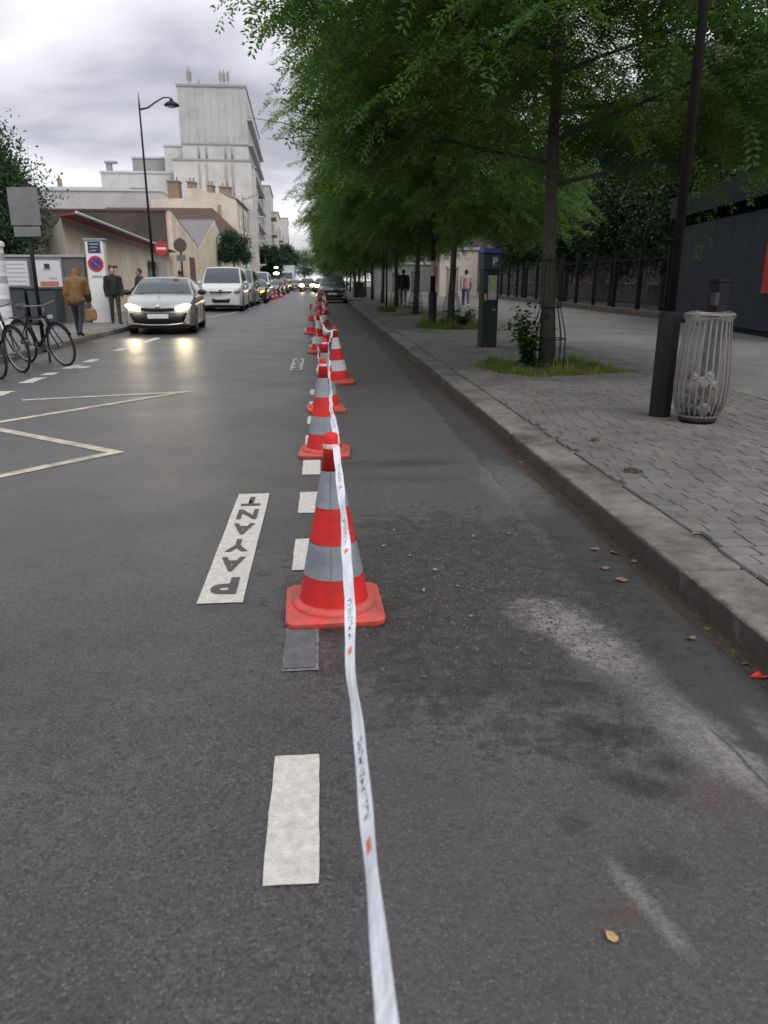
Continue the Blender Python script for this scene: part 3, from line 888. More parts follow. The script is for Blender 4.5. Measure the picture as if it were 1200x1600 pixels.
# ------------------------------------------------------------------ trees
def pinnate_crown(seed, n_spray, clumps, rad, zc, rz_, leaflets=5, lsize=.075, zmin=2.6, street_side=None):
    """quads for drooping sprays of pinnate leaves, around clump centres on the limbs"""
    r = np.random.default_rng(seed)
    ci = r.integers(0, len(clumps), n_spray)
    C = np.array(clumps)[ci]
    P = C + r.normal(0, 1, (n_spray, 3)) * np.array([.72, .72, .42])
    P[:, 2] = np.maximum(P[:, 2], zmin + r.uniform(0, .7, n_spray))
    hr_ = np.hypot(P[:, 0], P[:, 1]); lim = 2.75 + .62 * np.clip(P[:, 2] - 3, 0, 2.3) + .45 * np.sin(2 * np.arctan2(P[:, 1], P[:, 0]) + 2.1 * P[:, 2] + seed) + .4 * np.sin(5 * np.arctan2(P[:, 1], P[:, 0]) - 3.3 * P[:, 2]) + r.normal(0, .15, n_spray)
    f_ = np.minimum(1, lim / (hr_ + 1e-6)); P[:, 0] *= f_; P[:, 1] *= f_
    if street_side is not None:          # the street side of the nearest crown is cut back low down, as over a carriageway
        uu = np.array([math.cos(street_side), math.sin(street_side)])
        al = P[:, :2] @ uu
        over = np.maximum(0, al - (2.3 + 1.7 * np.clip(P[:, 2] - 3.75, 0, 1.1) + r.normal(0, .2, n_spray)))
        P[:, :2] -= over[:, None] * uu
    rad_d = P * np.array([1, 1, 0]); rl = np.linalg.norm(rad_d, axis=1, keepdims=True) + 1e-6
    D = rad_d / rl + r.normal(0, .45, (n_spray, 3)); D[:, 2] = r.uniform(-.35, .25, n_spray)
    D /= np.linalg.norm(D, axis=1, keepdims=True)
    tl = r.uniform(.45, .95, n_spray)
    K = 11
    szs = r.uniform(.65, 1.3, (n_spray, 1))
    V = []
    up = np.array([0, 0, 1.])
    sideS = np.cross(D, up); sideS /= np.linalg.norm(sideS, axis=1, keepdims=True) + 1e-9
    for k in range(K):
        s = (k + .7) / K
        base = P + D * (tl * s)[:, None] - up * (.45 * tl * s * s)[:, None]
        sg = 1 if k % 2 else -1
        ax = D * .65 + sideS * sg * (.75 if k < K - 1 else .0) + r.normal(0, .22, (n_spray, 3))
        ax[:, 2] -= .38
        ax /= np.linalg.norm(ax, axis=1, keepdims=True)
        ll = r.uniform(.20, .32, n_spray)
        sd_ = np.cross(ax, up + r.normal(0, .35, (n_spray, 3))); sd_ /= np.linalg.norm(sd_, axis=1, keepdims=True) + 1e-9
        nr = np.cross(sd_, ax)
        for j in range(leaflets):
            q = (j + .8) / leaflets
            c = base + ax * (ll * q)[:, None] - up * (.06 * q * q)
            for g_ in (-1, 1):
                dv = sd_ * g_ * .9 + ax * .42 + nr * r.normal(0, .25, (n_spray, 1))
                L_ = lsize * szs * r.uniform(.8, 1.15, (n_spray, 1)) * (1.0 - .35 * abs(q - .5))
                wv = ax * lsize * .2 
                mid_ = c + dv * L_ * .5 + nr * lsize * .06
                V.append(np.stack([c, mid_ + wv, c + dv * L_, mid_ - wv], 1))
        c = base + ax * ll[:, None]
        wv = sd_ * lsize * .2
        V.append(np.stack([c, c + ax * lsize * .5 + wv, c + ax * lsize, c + ax * lsize * .5 - wv], 1))
    V = np.concatenate(V).reshape(-1, 3)
    F = np.arange(len(V)).reshape(-1, 4)
    return V, F

def limb_set(seed, h0, top, n, spread, rmain):
    """trunk + limbs: returns MB and clump centres"""
    r = random.Random(seed)
    b = MB()
    lean = (r.uniform(-.02, .02), r.uniform(-.02, .02))
    tp = []
    for i in range(9):
        z = top * i / 8
        tp.append((lean[0] * z + .05 * math.sin(z * .8 + seed), lean[1] * z + .05 * math.cos(z * .7 + seed) - .05 * math.cos(seed), z))
    b.tube(tp, [rmain * 1.25] + [rmain * (1 - .8 * i / 8) for i in range(1, 9)], 12)
    cl = []
    for k in range(n):
        z0 = h0 + (top - h0) * (k + .3) / n * .9
        i0 = min(7, int(z0 / top * 8)); fr = z0 / top * 8 - i0
        p0 = Vector(tp[i0]).lerp(Vector(tp[i0 + 1]), fr)
        a = k * 2.399 + r.uniform(-.4, .4)
        hh = (z0 - h0) / (top - h0)
        ln = spread * (1.0 - .45 * max(0, hh - .25) / .75) * r.uniform(.68, 1.18)
        el = .28 + .55 * hh
        pts = [p0]
        d = Vector((math.cos(a) * math.cos(el), math.sin(a) * math.cos(el), math.sin(el)))
        m_ = 6
        for q in range(1, m_ + 1):
            d2 = d + Vector((r.uniform(-.16, .16), r.uniform(-.16, .16), -.09 * q * .6))
            d2.normalize()
            pts.append(pts[-1] + d2 * ln / m_)
        r0 = rmain * (.30 - .12 * hh)
        b.tube(pts, [r0 * (1 - .85 * q / m_) for q in range(m_ + 1)], 7)
        for q in range(2, m_ + 1):
            cl.append(tuple(pts[q]))
            if q < m_:
                for sg in (-1, 1):
                    dd = (pts[q + 1] - pts[q]).normalized()
                    sdv = dd.cross(Vector((0, 0, 1))).normalized()
                    e_ = pts[q] + (dd * .6 + sdv * sg * r.uniform(.7, 1.1) + Vector((0, 0, r.uniform(-.15, .3)))).normalized() * ln * .28
                    b.tube([pts[q], pts[q].lerp(e_, .5) + Vector((0, 0, .05)), e_], [r0 * .35, r0 * .22, r0 * .08], 5)
                    cl.append(tuple(e_))
    cl.append(tuple(tp[-1]))
    return b, cl

def locust(seed, n_spray, h0=2.4, top=8.8, n=21, spread=4.0, rmain=.105, lsize=.092, zmin=2.6, side=None):
    b, cl = limb_set(seed, h0, top, n, spread, rmain)
    tm = b.mesh('trunk', M['bark'], True)
    V, F = pinnate_crown(seed + 5, n_spray, cl, 5, 6, 4, lsize=lsize, zmin=zmin, street_side=side)
    return tm, npmesh('crown', V, F, M['leaf'])
LOC = [locust(3, 2700, zmin=3.0, side=math.pi - .4), locust(8, 2500), locust(14, 2300, n=18)]

def put_tree(name, label, meshes, loc, rz, scale, cat='tree', group=None):
    t = thing(name, label, cat, loc, rz, group)
    t.scale = (scale,) * 3 if not hasattr(scale, '__len__') else scale
    obj('trunk', meshes[0], t); obj('crown', meshes[1], t)
    return t
G = 'street trees along the right pavement'
near_tree = put_tree('street_tree', 'nearest street tree, trunk in a wire guard beside the green parking meter', LOC[0], (3.27, 10.95, KH), .4, 1.0, group=G)
rows_t = [(3.5, 20.9, 1, 2.2, 'second street tree from the camera, rising behind the parking meter'),
          (3.45, 28.7, 0, 4.1, 'third street tree, next to the walking man in black'),
          (3.4, 36.0, 2, .9, 'fourth street tree along the right pavement'),
          (3.35, 43.5, 0, 3.0, 'fifth street tree along the right pavement'),
          (3.3, 51.5, 1, 5.0, 'sixth street tree, just beyond the parked dark grey car'),
          (3.3, 60.0, 2, 1.6, 'seventh street tree, above the dark wheeled bin'),
          (3.3, 69.0, 1, 3.6, 'eighth street tree along the right pavement'),
          (3.3, 79.0, 0, .2, 'ninth street tree, far down the right pavement'),
          (3.3, 91.0, 2, 2.7, 'tenth street tree, near the far end of the street'),
          (3.3, 105.0, 0, 2.0, 'eleventh street tree, at the far end of the street')]
for x, y, k, rz, lab in rows_t:
    put_tree('street_tree', lab, LOC[k], (x, y, KH), rz, rnd.uniform(.9, 1.02), group=G)

def broad_crown(seed, n, rx, ry, rz_, zc, leaf=.14, clumps=40, shell=.75):
    r = np.random.default_rng(seed)
    d = r.normal(0, 1, (clumps, 3)); d /= np.linalg.norm(d, axis=1, keepdims=True)
    rad = r.uniform(.25, 1, (clumps, 1)) ** (1 - shell * .6)
    cc = d * rad * np.array([rx, ry, rz_]) * .82
    ci = r.integers(0, clumps, n)
    p = cc[ci] + r.normal(0, 1, (n, 3)) * np.array([rx, ry, rz_]) * .135
    p[:, 2] += zc
    ax = r.normal(0, 1, (n, 3)); ax[:, 2] -= .5; ax /= np.linalg.norm(ax, axis=1, keepdims=True)
    s_ = np.cross(ax, r.normal(0, 1, (n, 3))); s_ /= np.linalg.norm(s_, axis=1, keepdims=True)
    L_ = leaf * r.uniform(.7, 1.3, (n, 1))
    V = np.stack([p, p + ax * L_ * .5 + s_ * L_ * .28, p + ax * L_, p + ax * L_ * .5 - s_ * L_ * .28], 1).reshape(-1, 3)
    return V, np.arange(len(V)).reshape(-1, 4)
def broad_tree(name, label, loc, rx, ry, rz_, zc, n, leaf, m, trunk_r=.14, seed=1, group=None, cat='tree', shell=.75, clumps=46):
    t = thing(name, label, cat, loc, 0, group)
    b = MB(); r = random.Random(seed)
    b.tube([(0, 0, -.05), (.03, .02, zc * .35), (-.04, .03, zc * .7), (0, 0, zc + rz_ * .3)], [trunk_r * 1.2, trunk_r, trunk_r * .7, trunk_r * .3], 9)
    for k in range(7):
        a = k * 2.4 + r.random(); z0 = max(.3, zc - rz_ * .7) + k * rz_ * .13
        e_ = (math.cos(a) * rx * .7, math.sin(a) * ry * .7, z0 + rz_ * .45)
        b.tube([(0, 0, z0), (e_[0] * .5, e_[1] * .5, z0 + rz_ * .28), e_], [trunk_r * .5, trunk_r * .33, trunk_r * .1], 6)
    b.build('trunk', M['bark'], t, smooth=True)
    V, F = broad_crown(seed, n, rx, ry, rz_, zc, leaf, clumps, shell)
    obj('crown', npmesh('crown', V, F, m), t)
    return t
broad_tree('evergreen_tree', 'dense dark green tree rising behind the poster wall', (-12.0, 27.0, 0), 3.3, 3.0, 3.3, 3.7, 110000, .115, M['leaf_left'], .2, 21, clumps=130, shell=.5)
broad_tree('round_tree', 'clipped round tree in front of the cream house', (-7.3, 67, KH), 1.6, 1.7, 1.75, 3.9, 9000, .16, M['leaf_left'], .1, 5)
GB = 'trees behind the right-hand fence'
for i, (x, y, rx, rz_, zc, lab) in enumerate((
        (13.4, 27.0, 2.2, 3.3, 4.3, 'dark leafy tree behind the fence, right beside the navy hoarding'),
        (14.4, 32.0, 2.3, 3.3, 4.5, 'second dark leafy tree behind the fence'),
        (14.4, 38.0, 2.4, 3.4, 4.5, 'third dark leafy tree behind the fence'),
        (14.6, 46.0, 2.6, 3.6, 4.6, 'fourth dark leafy tree behind the fence'),
        (14.6, 56.0, 2.8, 3.6, 4.6, 'fifth dark leafy tree behind the fence'),
        (14.3, 20.5, 3.2, 2.8, 6.2, 'leafy tree showing above the navy hoarding'))):
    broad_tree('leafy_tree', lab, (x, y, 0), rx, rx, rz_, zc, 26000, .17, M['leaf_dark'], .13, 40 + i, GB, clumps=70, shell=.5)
# far trees closing the street
GF = 'trees at the far end of the street'
for i, (x, y, rx, rz_, zc, lab) in enumerate((
        (-7.2, 112, 2.0, 2.7, 3.5, 'tall narrow tree on the left far down the street'),
        (-7.0, 128, 2.4, 3.0, 3.8, 'second tall tree on the left far down the street'),
        (-6.8, 150, 2.8, 3.4, 4.6, 'third tree on the left far down the street'),
        (-4.5, 205, 6.5, 4.2, 5.0, 'broad far tree left of the vanishing point'),
        (6.5, 140, 5.0, 4.0, 5.5, 'far tree on the right beyond the street tree row'),
        (7.5, 175, 6.0, 4.5, 5.5, 'farthest tree on the right of the street'),
        (3.0, 235, 6.0, 3.0, 4.0, 'hazy far tree closing the end of the street'))):
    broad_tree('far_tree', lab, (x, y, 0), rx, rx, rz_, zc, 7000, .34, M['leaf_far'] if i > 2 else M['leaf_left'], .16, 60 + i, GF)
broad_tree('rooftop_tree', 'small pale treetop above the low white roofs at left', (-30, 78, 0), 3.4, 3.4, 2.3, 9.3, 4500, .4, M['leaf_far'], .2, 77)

# grass, weeds and guards at the tree bases
def grass_patch(name, label, cx, cy, rx, ry, n, hmax, mats):
    r = np.random.default_rng(int(cx * 100 + cy * 10))
    t = thing(name, label, 'grass', (cx, cy, KH)); tag(t, kind='stuff')
    # soil disc with an uneven rim, slightly domed
    b = MB(); k = 40
    ring = [(math.cos(a) * rx * .97 * (1 + .05 * math.sin(3 * a + cx) + .03 * math.sin(7 * a)), math.sin(a) * ry * .97 * (1 + .05 * math.sin(3 * a + cx)), -.015) for a in np.linspace(0, 2 * math.pi, k, endpoint=False)]
    ring2 = [(p[0] * .6, p[1] * .6, .02) for p in ring]
    b.add(ring + ring2 + [(0, 0, .03)], [(i, (i + 1) % k, k + (i + 1) % k, k + i) for i in range(k)] + [(k + i, k + (i + 1) % k, 2 * k) for i in range(k)])
    b.build('soil', M['soil'], t, smooth=True)
    for mi_, (m, frac) in enumerate(mats):
        nn = int(n * frac)
        a = r.uniform(0, 2 * np.pi, nn); q = np.sqrt(r.uniform(0, 1, nn))
        if mi_ == 1: a = r.normal(-1.2, .5, nn)
        q = q * (1 + .13 * np.sin(4 * a + cx * 3) + .08 * np.sin(9 * a) + r.normal(0, .05, nn))
        p = np.stack([np.cos(a) * q * rx, np.sin(a) * q * ry, np.full(nn, -.01)], 1)
        h = hmax * r.uniform(.25, 1, nn) ** 1.5 * (.45 + 1.1 * np.sin(p[:, 0] * 5 + cy) ** 2 * np.cos(p[:, 1] * 4 + cx) ** 2) * np.where(r.random(nn) < .04, 2.2, 1)
        th = r.uniform(0, 2 * np.pi, nn); ln = r.uniform(.15, .7, nn)
        tip = p + np.stack([np.cos(th) * ln * h, np.sin(th) * ln * h, h], 1)
        ph = r.uniform(0, 2 * np.pi, nn)
        wv = np.stack([np.cos(ph), np.sin(ph), np.zeros(nn)], 1) * .006
        mid_ = (p + tip) / 2 + np.array([0, 0, 1]) * (h * .12)[:, None]
        V = np.concatenate([p - wv, p + wv, mid_ + wv * .8, mid_ - wv * .8, tip], 0)
        i = np.arange(nn)
        F = np.concatenate([np.stack([i, i + nn, i + 2 * nn, i + 3 * nn], 1), np.stack([i + 3 * nn, i + 2 * nn, i + 4 * nn, i + 4 * nn], 1)])
        me = bpy.data.meshes.new('blades')
        me.from_pydata(V.tolist(), [], [tuple(dict.fromkeys(f)) for f in F.tolist()])
        me.materials.append(m)
        o = obj('blades', me, t); tag(o, kind='stuff')
    return t
grass_patch('grass_patch', 'patch of grass around the foot of the nearest street tree', 3.27, 10.95, 1.02, 1.02, 9000, .11, [(M['grass'], .8), (M['straw'], .2)])
grass_patch('grass_patch', 'patch of tall grass around the foot of the second street tree', 3.5, 20.9, .95, .95, 5000, .26, [(M['grass'], .9), (M['straw'], .1)])
grass_patch('grass_patch', 'thin grass around the foot of the third street tree', 3.45, 28.7, .9, .9, 2500, .10, [(M['grass'], .6), (M['straw'], .4)])
grass_patch('grass_patch', 'thin grass around the foot of the fourth street tree', 3.4, 36.0, .9, .9, 1800, .10, [(M['grass'], .6), (M['straw'], .4)])
grass_patch('grass_tuft', 'grass tuft at the foot of the thin pole near the kerb', 2.6, 31.5, .35, .3, 700, .4, [(M['grass'], 1.0)])
grass_patch('grass_tuft', 'tiny weed tuft in a paving joint near the kerb', 2.05, 4.75, .07, .05, 130, .04, [(M['weed'], 1.0)])
grass_patch('grass_tuft', 'second tiny weed tuft in the paving, farther along', 2.15, 5.75, .05, .04, 70, .03, [(M['weed'], 1.0)])

def weed(label, cx, cy, h, spread, n, seed):
    r = np.random.default_rng(seed)
    t = thing('weed_plant', label, 'weed', (cx, cy, KH))
    st = MB(); leaves = []
    for k in range(n):
        a = r.uniform(0, 2 * np.pi); l = r.uniform(.2, 1) * spread; hh = h * r.uniform(.45, 1)
        e_ = Vector((math.cos(a) * l, math.sin(a) * l, hh))
        pts = [Vector((0, 0, 0)), Vector((e_.x * .25, e_.y * .25, hh * .5)), e_]
        st.tube(pts, [.006, .005, .002], 5)
        for q in np.linspace(.15, 1, 17):
            p = (pts[0].lerp(pts[1], q * 2) if q < .5 else pts[1].lerp(pts[2], q * 2 - 1))
            for g_ in range(2):
                d = Vector((r.normal(), r.normal(), r.uniform(-.4, .4))).normalized()
                s_ = d.cross(Vector((r.normal() * .3, r.normal() * .3, 1))).normalized()
                L_ = r.uniform(.07, .13)
                c = p + d * .02
                leaves.append([c, c + d * L_ * .5 + s_ * L_ * .32, c + d * L_, c + d * L_ * .5 - s_ * L_ * .32])
    st.build('stems', M['weed'], t, smooth=True)
    V = np.array(leaves).reshape(-1, 3)
    obj('leaves', npmesh('leaves', V, np.arange(len(V)).reshape(-1, 4), M['weed']), t)
    return t
weed('leafy weed growing on the left of the nearest tree guard', 2.98, 10.95, .95, .38, 22, 4)
weed('low leafy weed at the foot of the second street tree', 3.75, 20.6, .55, .5, 14, 9)

def guard(label, loc, rz=0):
    t = thing('tree_guard', label, 'tree guard', loc, rz, 'wire tree guards')
    for k in range(12):
        a = 2 * math.pi * k / 12
        c, s_ = math.cos(a), math.sin(a)
        b = MB()
        b.tube([(c * .25, s_ * .25, 0), (c * .25, s_ * .25, .42), (c * .23, s_ * .23, .55), (c * .15, s_ * .15, .85), (c * .15, s_ * .15, 1.5), (c * .18, s_ * .18, 1.58)], .006, 6)
        b.build('rod', M['green_iron'], t, smooth=True)
    for z, rr_ in ((.05, .25), (.42, .25), (.86, .152), (1.5, .152)):
        b = MB()
        b.tube([(math.cos(a) * rr_, math.sin(a) * rr_, z) for a in np.linspace(0, 2 * math.pi, 25)], .008, 6, cap=False)
        b.build('hoop', M['green_iron'], t, smooth=True)
    return t
guard('dark green wire guard around the trunk of the nearest street tree', (3.27, 10.95, KH))
guard('dark wire guard around the trunk of the second street tree', (3.5, 20.9, KH))
guard('dark wire guard around the trunk of the third street tree', (3.45, 28.7, KH))
guard('dark wire guard around the trunk of the fourth street tree', (3.4, 36.0, KH))

# ------------------------------------------------------------------ street furniture, right side
def street_lamp(label, loc, rz, h, base_h, base_w, arm=1.1, mm='brown_iron', sticker=False, post_r=.045):
    t = thing('street_lamp', label, 'street lamp', loc, rz, 'street lamps')
    b = MB(); b.lathe([(base_w * .56, 0), (base_w * .56, base_h - .03), (base_w * .52, base_h), (post_r * 1.1, base_h + .012)], n=8)
    b.build('base', M[mm], t, angle=30)
    b = MB(); b.tube([(0, 0, base_h - .05), (0, 0, h * .6), (0, 0, h), (0, 0, h + .35)], [post_r, post_r * .85, post_r * .6, .008], 14)
    pole = b.build('pole', M[mm], t, smooth=True)
    b = MB(); z = h - .15
    b.tube([(0, 0, z), (arm * .25, 0, z + .05), (arm * .5, 0, z + .22), (arm * .75, 0, z + .36), (arm * .93, 0, z + .37), (arm, 0, z + .30)], [.03, .028, .024, .022, .02, .02], 8)
    b.build('arm', M[mm], t, smooth=True)
    b = MB(); b.lathe([(.02, .12), (.05, .08), (.075, .02), (.2, -.04), (.25, -.10), (.245, -.12), (.0, -.11)], c=(arm, 0, z + .24), n=20, cap=False)
    hd = b.build('lamp_head', M['iron'], t, smooth=True)
    b = MB(); b.ell((arm, 0, z + .11), (.16, .16, .05)); b.build('lens', M['lens'], hd, smooth=True)
    if sticker:
        b = MB(); b.lathe([(post_r * 1.02 + .01, 1.35), (post_r * 1.02 + .01, 1.75)], n=14, cap=False); b.build('sticker', M['pinkpaper'], t, smooth=True)
    return t
street_lamp('dark brown lamp post with thick base beside the wire litter bin', (3.17, 6.85, KH), math.pi, 8.2, .95, .185, 1.3)
street_lamp('dark lamp post with faded sticker beside the second street tree', (3.16, 22.2, KH), math.pi, 8.0, .9, .22, 1.2, 'iron', True, .075)
street_lamp('tall thin lamp post with curved arm on the left pavement', (-5.85, 28.0, KH), 0, 6.75, 1.0, .16, 1.05, 'iron')
street_lamp('far curved lamp in front of the cream house', (-7.0, 74.0, KH), 0, 8.4, 1.0, .16, 1.6, 'iron')

# wire litter bin with clear bag
t = thing('litter_bin', 'round wire litter bin with clear bag of rubbish', 'litter bin', (3.375, 6.52, KH), 0)
prof = [(.155, .05), (.200, .10), (.226, .20), (.233, .34), (.224, .52), (.208, .70), (.194, .88), (.196, .945)]
for k in range(26):
    a = 2 * math.pi * k / 26
    b = MB()
    c, s_ = math.cos(a), math.sin(a)
    P = [Vector((c * r_, s_ * r_, z)) for r_, z in prof]
    tv = Vector((-s_, c, 0)); nv = Vector((c, s_, 0))
    q = []
    for p in P:
        q += [p + tv * .008, p - tv * .008, p - tv * .008 - nv * .004, p + tv * .008 - nv * .004]
    fs = []
    for i in range(len(P) - 1):
        o_ = i * 4
        fs += [(o_ + j, o_ + (j + 1) % 4, o_ + 4 + (j + 1) % 4, o_ + 4 + j) for j in range(4)]
    b.add(q, fs); b.build('rib', M['steel'], t)
for z, rr_, w_ in ((.945, .199, .012), (.06, .156, .012)):
    b = MB(); b.tube([(math.cos(a) * rr_, math.sin(a) * rr_, z) for a in np.linspace(0, 2 * math.pi, 33)], w_, 8, cap=False)
    b.build('rim_ring', M['steel'], t, smooth=True)
b = MB(); b.lathe([(.15, 0), (.17, .03), (.16, .06), (.02, .065)], n=20); b.build('foot', M['iron'], t, smooth=True, angle=40)
bagm = bpy.data.materials.new('clear_bag'); bagm.use_nodes = True
tt = bagm.node_tree; pb = tt.nodes['Principled BSDF']
pb.inputs['Base Color'].default_value = (.24, .225, .215, 1); pb.inputs['Roughness'].default_value = .35; pb.inputs['Alpha'].default_value = .36
nn_ = tt.nodes.new('ShaderNodeTexNoise'); nn_.inputs['Scale'].default_value = 14
bb_ = tt.nodes.new('ShaderNodeBump'); bb_.inputs['Strength'].default_value = .8; bb_.inputs['Distance'].default_value = .03
tt.links.new(nn_.outputs['Fac'], bb_.inputs['Height']); tt.links.new(bb_.outputs[0], pb.inputs['Normal'])
b = MB(); n = 40; pr = [(.12, .075), (.175, .11), (.195, .22), (.198, .34), (.188, .52), (.176, .70), (.172, .88), (.196, .962), (.208, .945), (.206, .90)]
for i, (r_, z) in enumerate(pr):
    for k in range(n):
        a = 2 * math.pi * k / n
        q = r_ * (1 + .05 * math.sin(5 * a + z * 9) + .03 * math.sin(11 * a - z * 14))
        b.v.append((q * math.cos(a), q * math.sin(a), z + .012 * math.sin(4 * a + i)))
for i in range(len(pr) - 1):
    for k in range(n): b.f.append((i * n + k, i * n + (k + 1) % n, (i + 1) * n + (k + 1) % n, (i + 1) * n + k))
b.build('bag', bagm, t, smooth=True)
trash = [mat('rubbish_' + k, c, .7, .15, 12) for k, c in (('dark', (.05, .045, .04)), ('white', (.5, .5, .48)), ('red', (.22, .03, .04)), ('green', (.12, .15, .07)), ('brown', (.16, .10, .06)), ('grey', (.25, .25, .25)))]
for k in range(34):
    a = rnd.uniform(0, 6.28); q = rnd.uniform(.02, .15); z = .12 + rnd.random() ** 1.4 * .30
    s_ = rnd.uniform(.03, .062)
    b = MB(); b.ell((math.cos(a) * q, math.sin(a) * q, z), (s_ * rnd.uniform(.7, 1.3), s_, s_ * rnd.uniform(.5, .9)), (rnd.random() * 3, rnd.random() * 3, 0), 7, 5)
    b.v = [(x + rnd.uniform(-.012, .012), y + rnd.uniform(-.012, .012), z_ + rnd.uniform(-.01, .01)) for x, y, z_ in b.v]
    b.build('rubbish', trash[rnd.choice((0, 0, 1, 2, 3, 4, 5, 5, 1))], t)

# dark post behind the bin
t = thing('bollard', 'short dark square post behind the litter bin', 'bollard', (5.06, 9.6, KH), .2)
b = MB(); b.box((0, 0, .60), (.17, .17, 1.2)); b.build('post', M['iron'], t, bevel=.015)
b = MB(); b.box((-.10, -.05, 1.0), (.06, .10, .16)); b.build('side_box', M['slate_bin'], t, bevel=.01)
b = MB(); b.box((0, 0, 1.225), (.19, .19, .05)); b.build('cap', M['iron'], t, bevel=.01)

# parking meter
t = thing('parking_meter', 'dark green parking meter with blue P head', 'parking meter', (3.15, 14.6, KH), R(8))
b = MB(); b.box((0, 0, .70), (.31, .26, 1.4)); b.build('body', M['green_iron'], t, bevel=.02)
b = MB(); b.box((0, 0, 1.555), (.34, .29, .295)); hd = b.build('head', mat('meter_head_navy', (.012, .02, .035), .5), t, bevel=.02)
b = MB(); b.box((0, 0, 1.752), (.355, .305, .09)); b.build('top_cap', M['blue'], t, bevel=.015)
b = MB(); b.box((.045, -.1475, 1.56), (.13, .006, .20)); pp = b.build('p_plate', mat('meter_p_plate', (.035, .06, .10), .5), t)
me = text_mesh('P', .19, .002); me.materials.clear(); me.materials.append(M['white'])
o = obj('p_letter', me, pp); o.location = (.045, -.1545, 1.56); o.rotation_euler = (R(90), 0, 0)
b = MB(); b.box((.02, -.133, 1.10), (.17, .006, .44)); lb = b.build('label_panel', M['screen'], t)
b = MB(); b.box((.02, -.1378, 1.17), (.10, .004, .18)); b.build('green_notice', M['screen_g'], lb)
b = MB(); b.box((.02, -.1378, .96), (.11, .004, .10)); b.build('paper_notice', mat('meter_paper', (.42, .38, .36), .7, .25, 40), lb)
b = MB(); b.box((-.105, -.133, 1.22), (.05, .006, .34)); b.build('keypad', M['black'], t)
b = MB(); b.box((-.11, -.1335, .93), (.045, .006, .12)); b.build('orange_sticker', M['orange_s'], t)
b = MB(); b.box((.06, -.135, .70), (.08, .012, .02)); b.build('ticket_slot', M['steel'], t)

# thin poles with signs among the far trees
t = thing('warning_sign', 'thin pole with small red triangular sign among the trees', 'sign', (2.6, 31.5, KH))
b = MB(); b.tube([(0, 0, 0), (0, 0, 3.6)], .038, 10); b.build('pole', M['iron'], t, smooth=True)
b = MB(); b.prism([(-.25, 3.12), (.25, 3.12), (0, 3.55)], 'Y', -.055, -.040); sg = b.build('plate', M['red'], t)
b = MB(); b.prism([(-.14, 3.18), (.14, 3.18), (0, 3.42)], 'Y', -.060, -.0555); b.build('panel', M['white'], sg)

t = thing('wheeled_bin', 'dark green wheeled bin beside the dark grey car', 'bin', (2.62, 56.5, KH), .1)
b = MB(); b.prism([(-.26, 0.05), (.26, .05), (.34, 1.0), (-.34, 1.0)], 'X', -.36, .36); b.build('tub', mat('bin_green', (.03, .05, .04), .6), t, bevel=.02)
b = MB(); b.prism([(-.40, 1.0), (.38, 1.0), (.36, 1.05), (0, 1.10), (-.38, 1.05)], 'X', -.41, .41); b.build('lid', mat('bin_lid', (.025, .035, .03), .6), t, bevel=.01)
for s_ in (-1, 1):
    b = MB(); b.lathe([(.10, -.025), (.10, .025)], c=(s_ * .33, .22, .1), n=14, axis='X'); b.build('wheel', M['tyre'], t)

# ------------------------------------------------------------------ right side boundary: hoarding, fence, buildings
ang = math.atan2(11.1 - 9.6, 24.3 - 14.4)     # line from (9.6,14.4) to (11.1,24.3)
t = thing('hoarding', 'long navy blue hoarding at the right edge', 'hoarding', (9.6, 14.4, KH), -ang)
ln = math.hypot(1.5, 9.9)
npan = 8
for k in range(npan):
    y0, y1 = k * ln / npan + .006, (k + 1) * ln / npan - .006
    b = MB(); b.b2(0, .06, y0, y1, .12, 2.78); b.build('panel', M['navy'], t, bevel=.008)
for k in range(npan + 1):
    b = MB(); b.b2(.07, .15, k * ln / npan - .04, k * ln / npan + .04, 0, 3.5); b.build('post', M['navy_dark'], t)
b = MB(); b.b2(.01, .10, 0, ln, 0, .112); b.build('plinth', M['navy_dark'], t)
b = MB(); b.b2(-.12, 2.6, -.5, ln + .1, 3.12, 3.22); b.build('canopy_roof', M['navy_dark'], t)
b = MB(); b.b2(-.17, -.122, -.5, ln + .1, 3.05, 3.66); b.build('canopy_fascia', mat('canopy_fascia', (.022, .025, .032), .7, spec=.2), t)
b = MB(); b.tube([(-.08, 2.2, 3.11), (-.08, 2.2, 2.9)], .08, 10); b.build('spot_lamp', M['black'], t, smooth=True)
b = MB(); b.tube([(-.08, 6.1, 3.11), (-.08, 6.1, 2.9)], .08, 10); b.build('spot_lamp', M['black'], t, smooth=True)
b = MB(); b.b2(2.5, 2.6, -.5, ln, 0, 3.1); b.build('back_wall', M['navy_dark'], t)
t2 = thing('red_sign', 'tall red sign panel cut by the right image edge', 'sign', (9.94, 16.8, KH), -ang)
b = MB(); b.b2(-.05, -.02, -.55, .18, .95, 2.05); b.build('plate', M['red'], t2, bevel=.004)
b = MB(); b.b2(-.018, -.002, -.4, .1, 1.1, 1.9); b.build('bracket', M['iron'], t2)

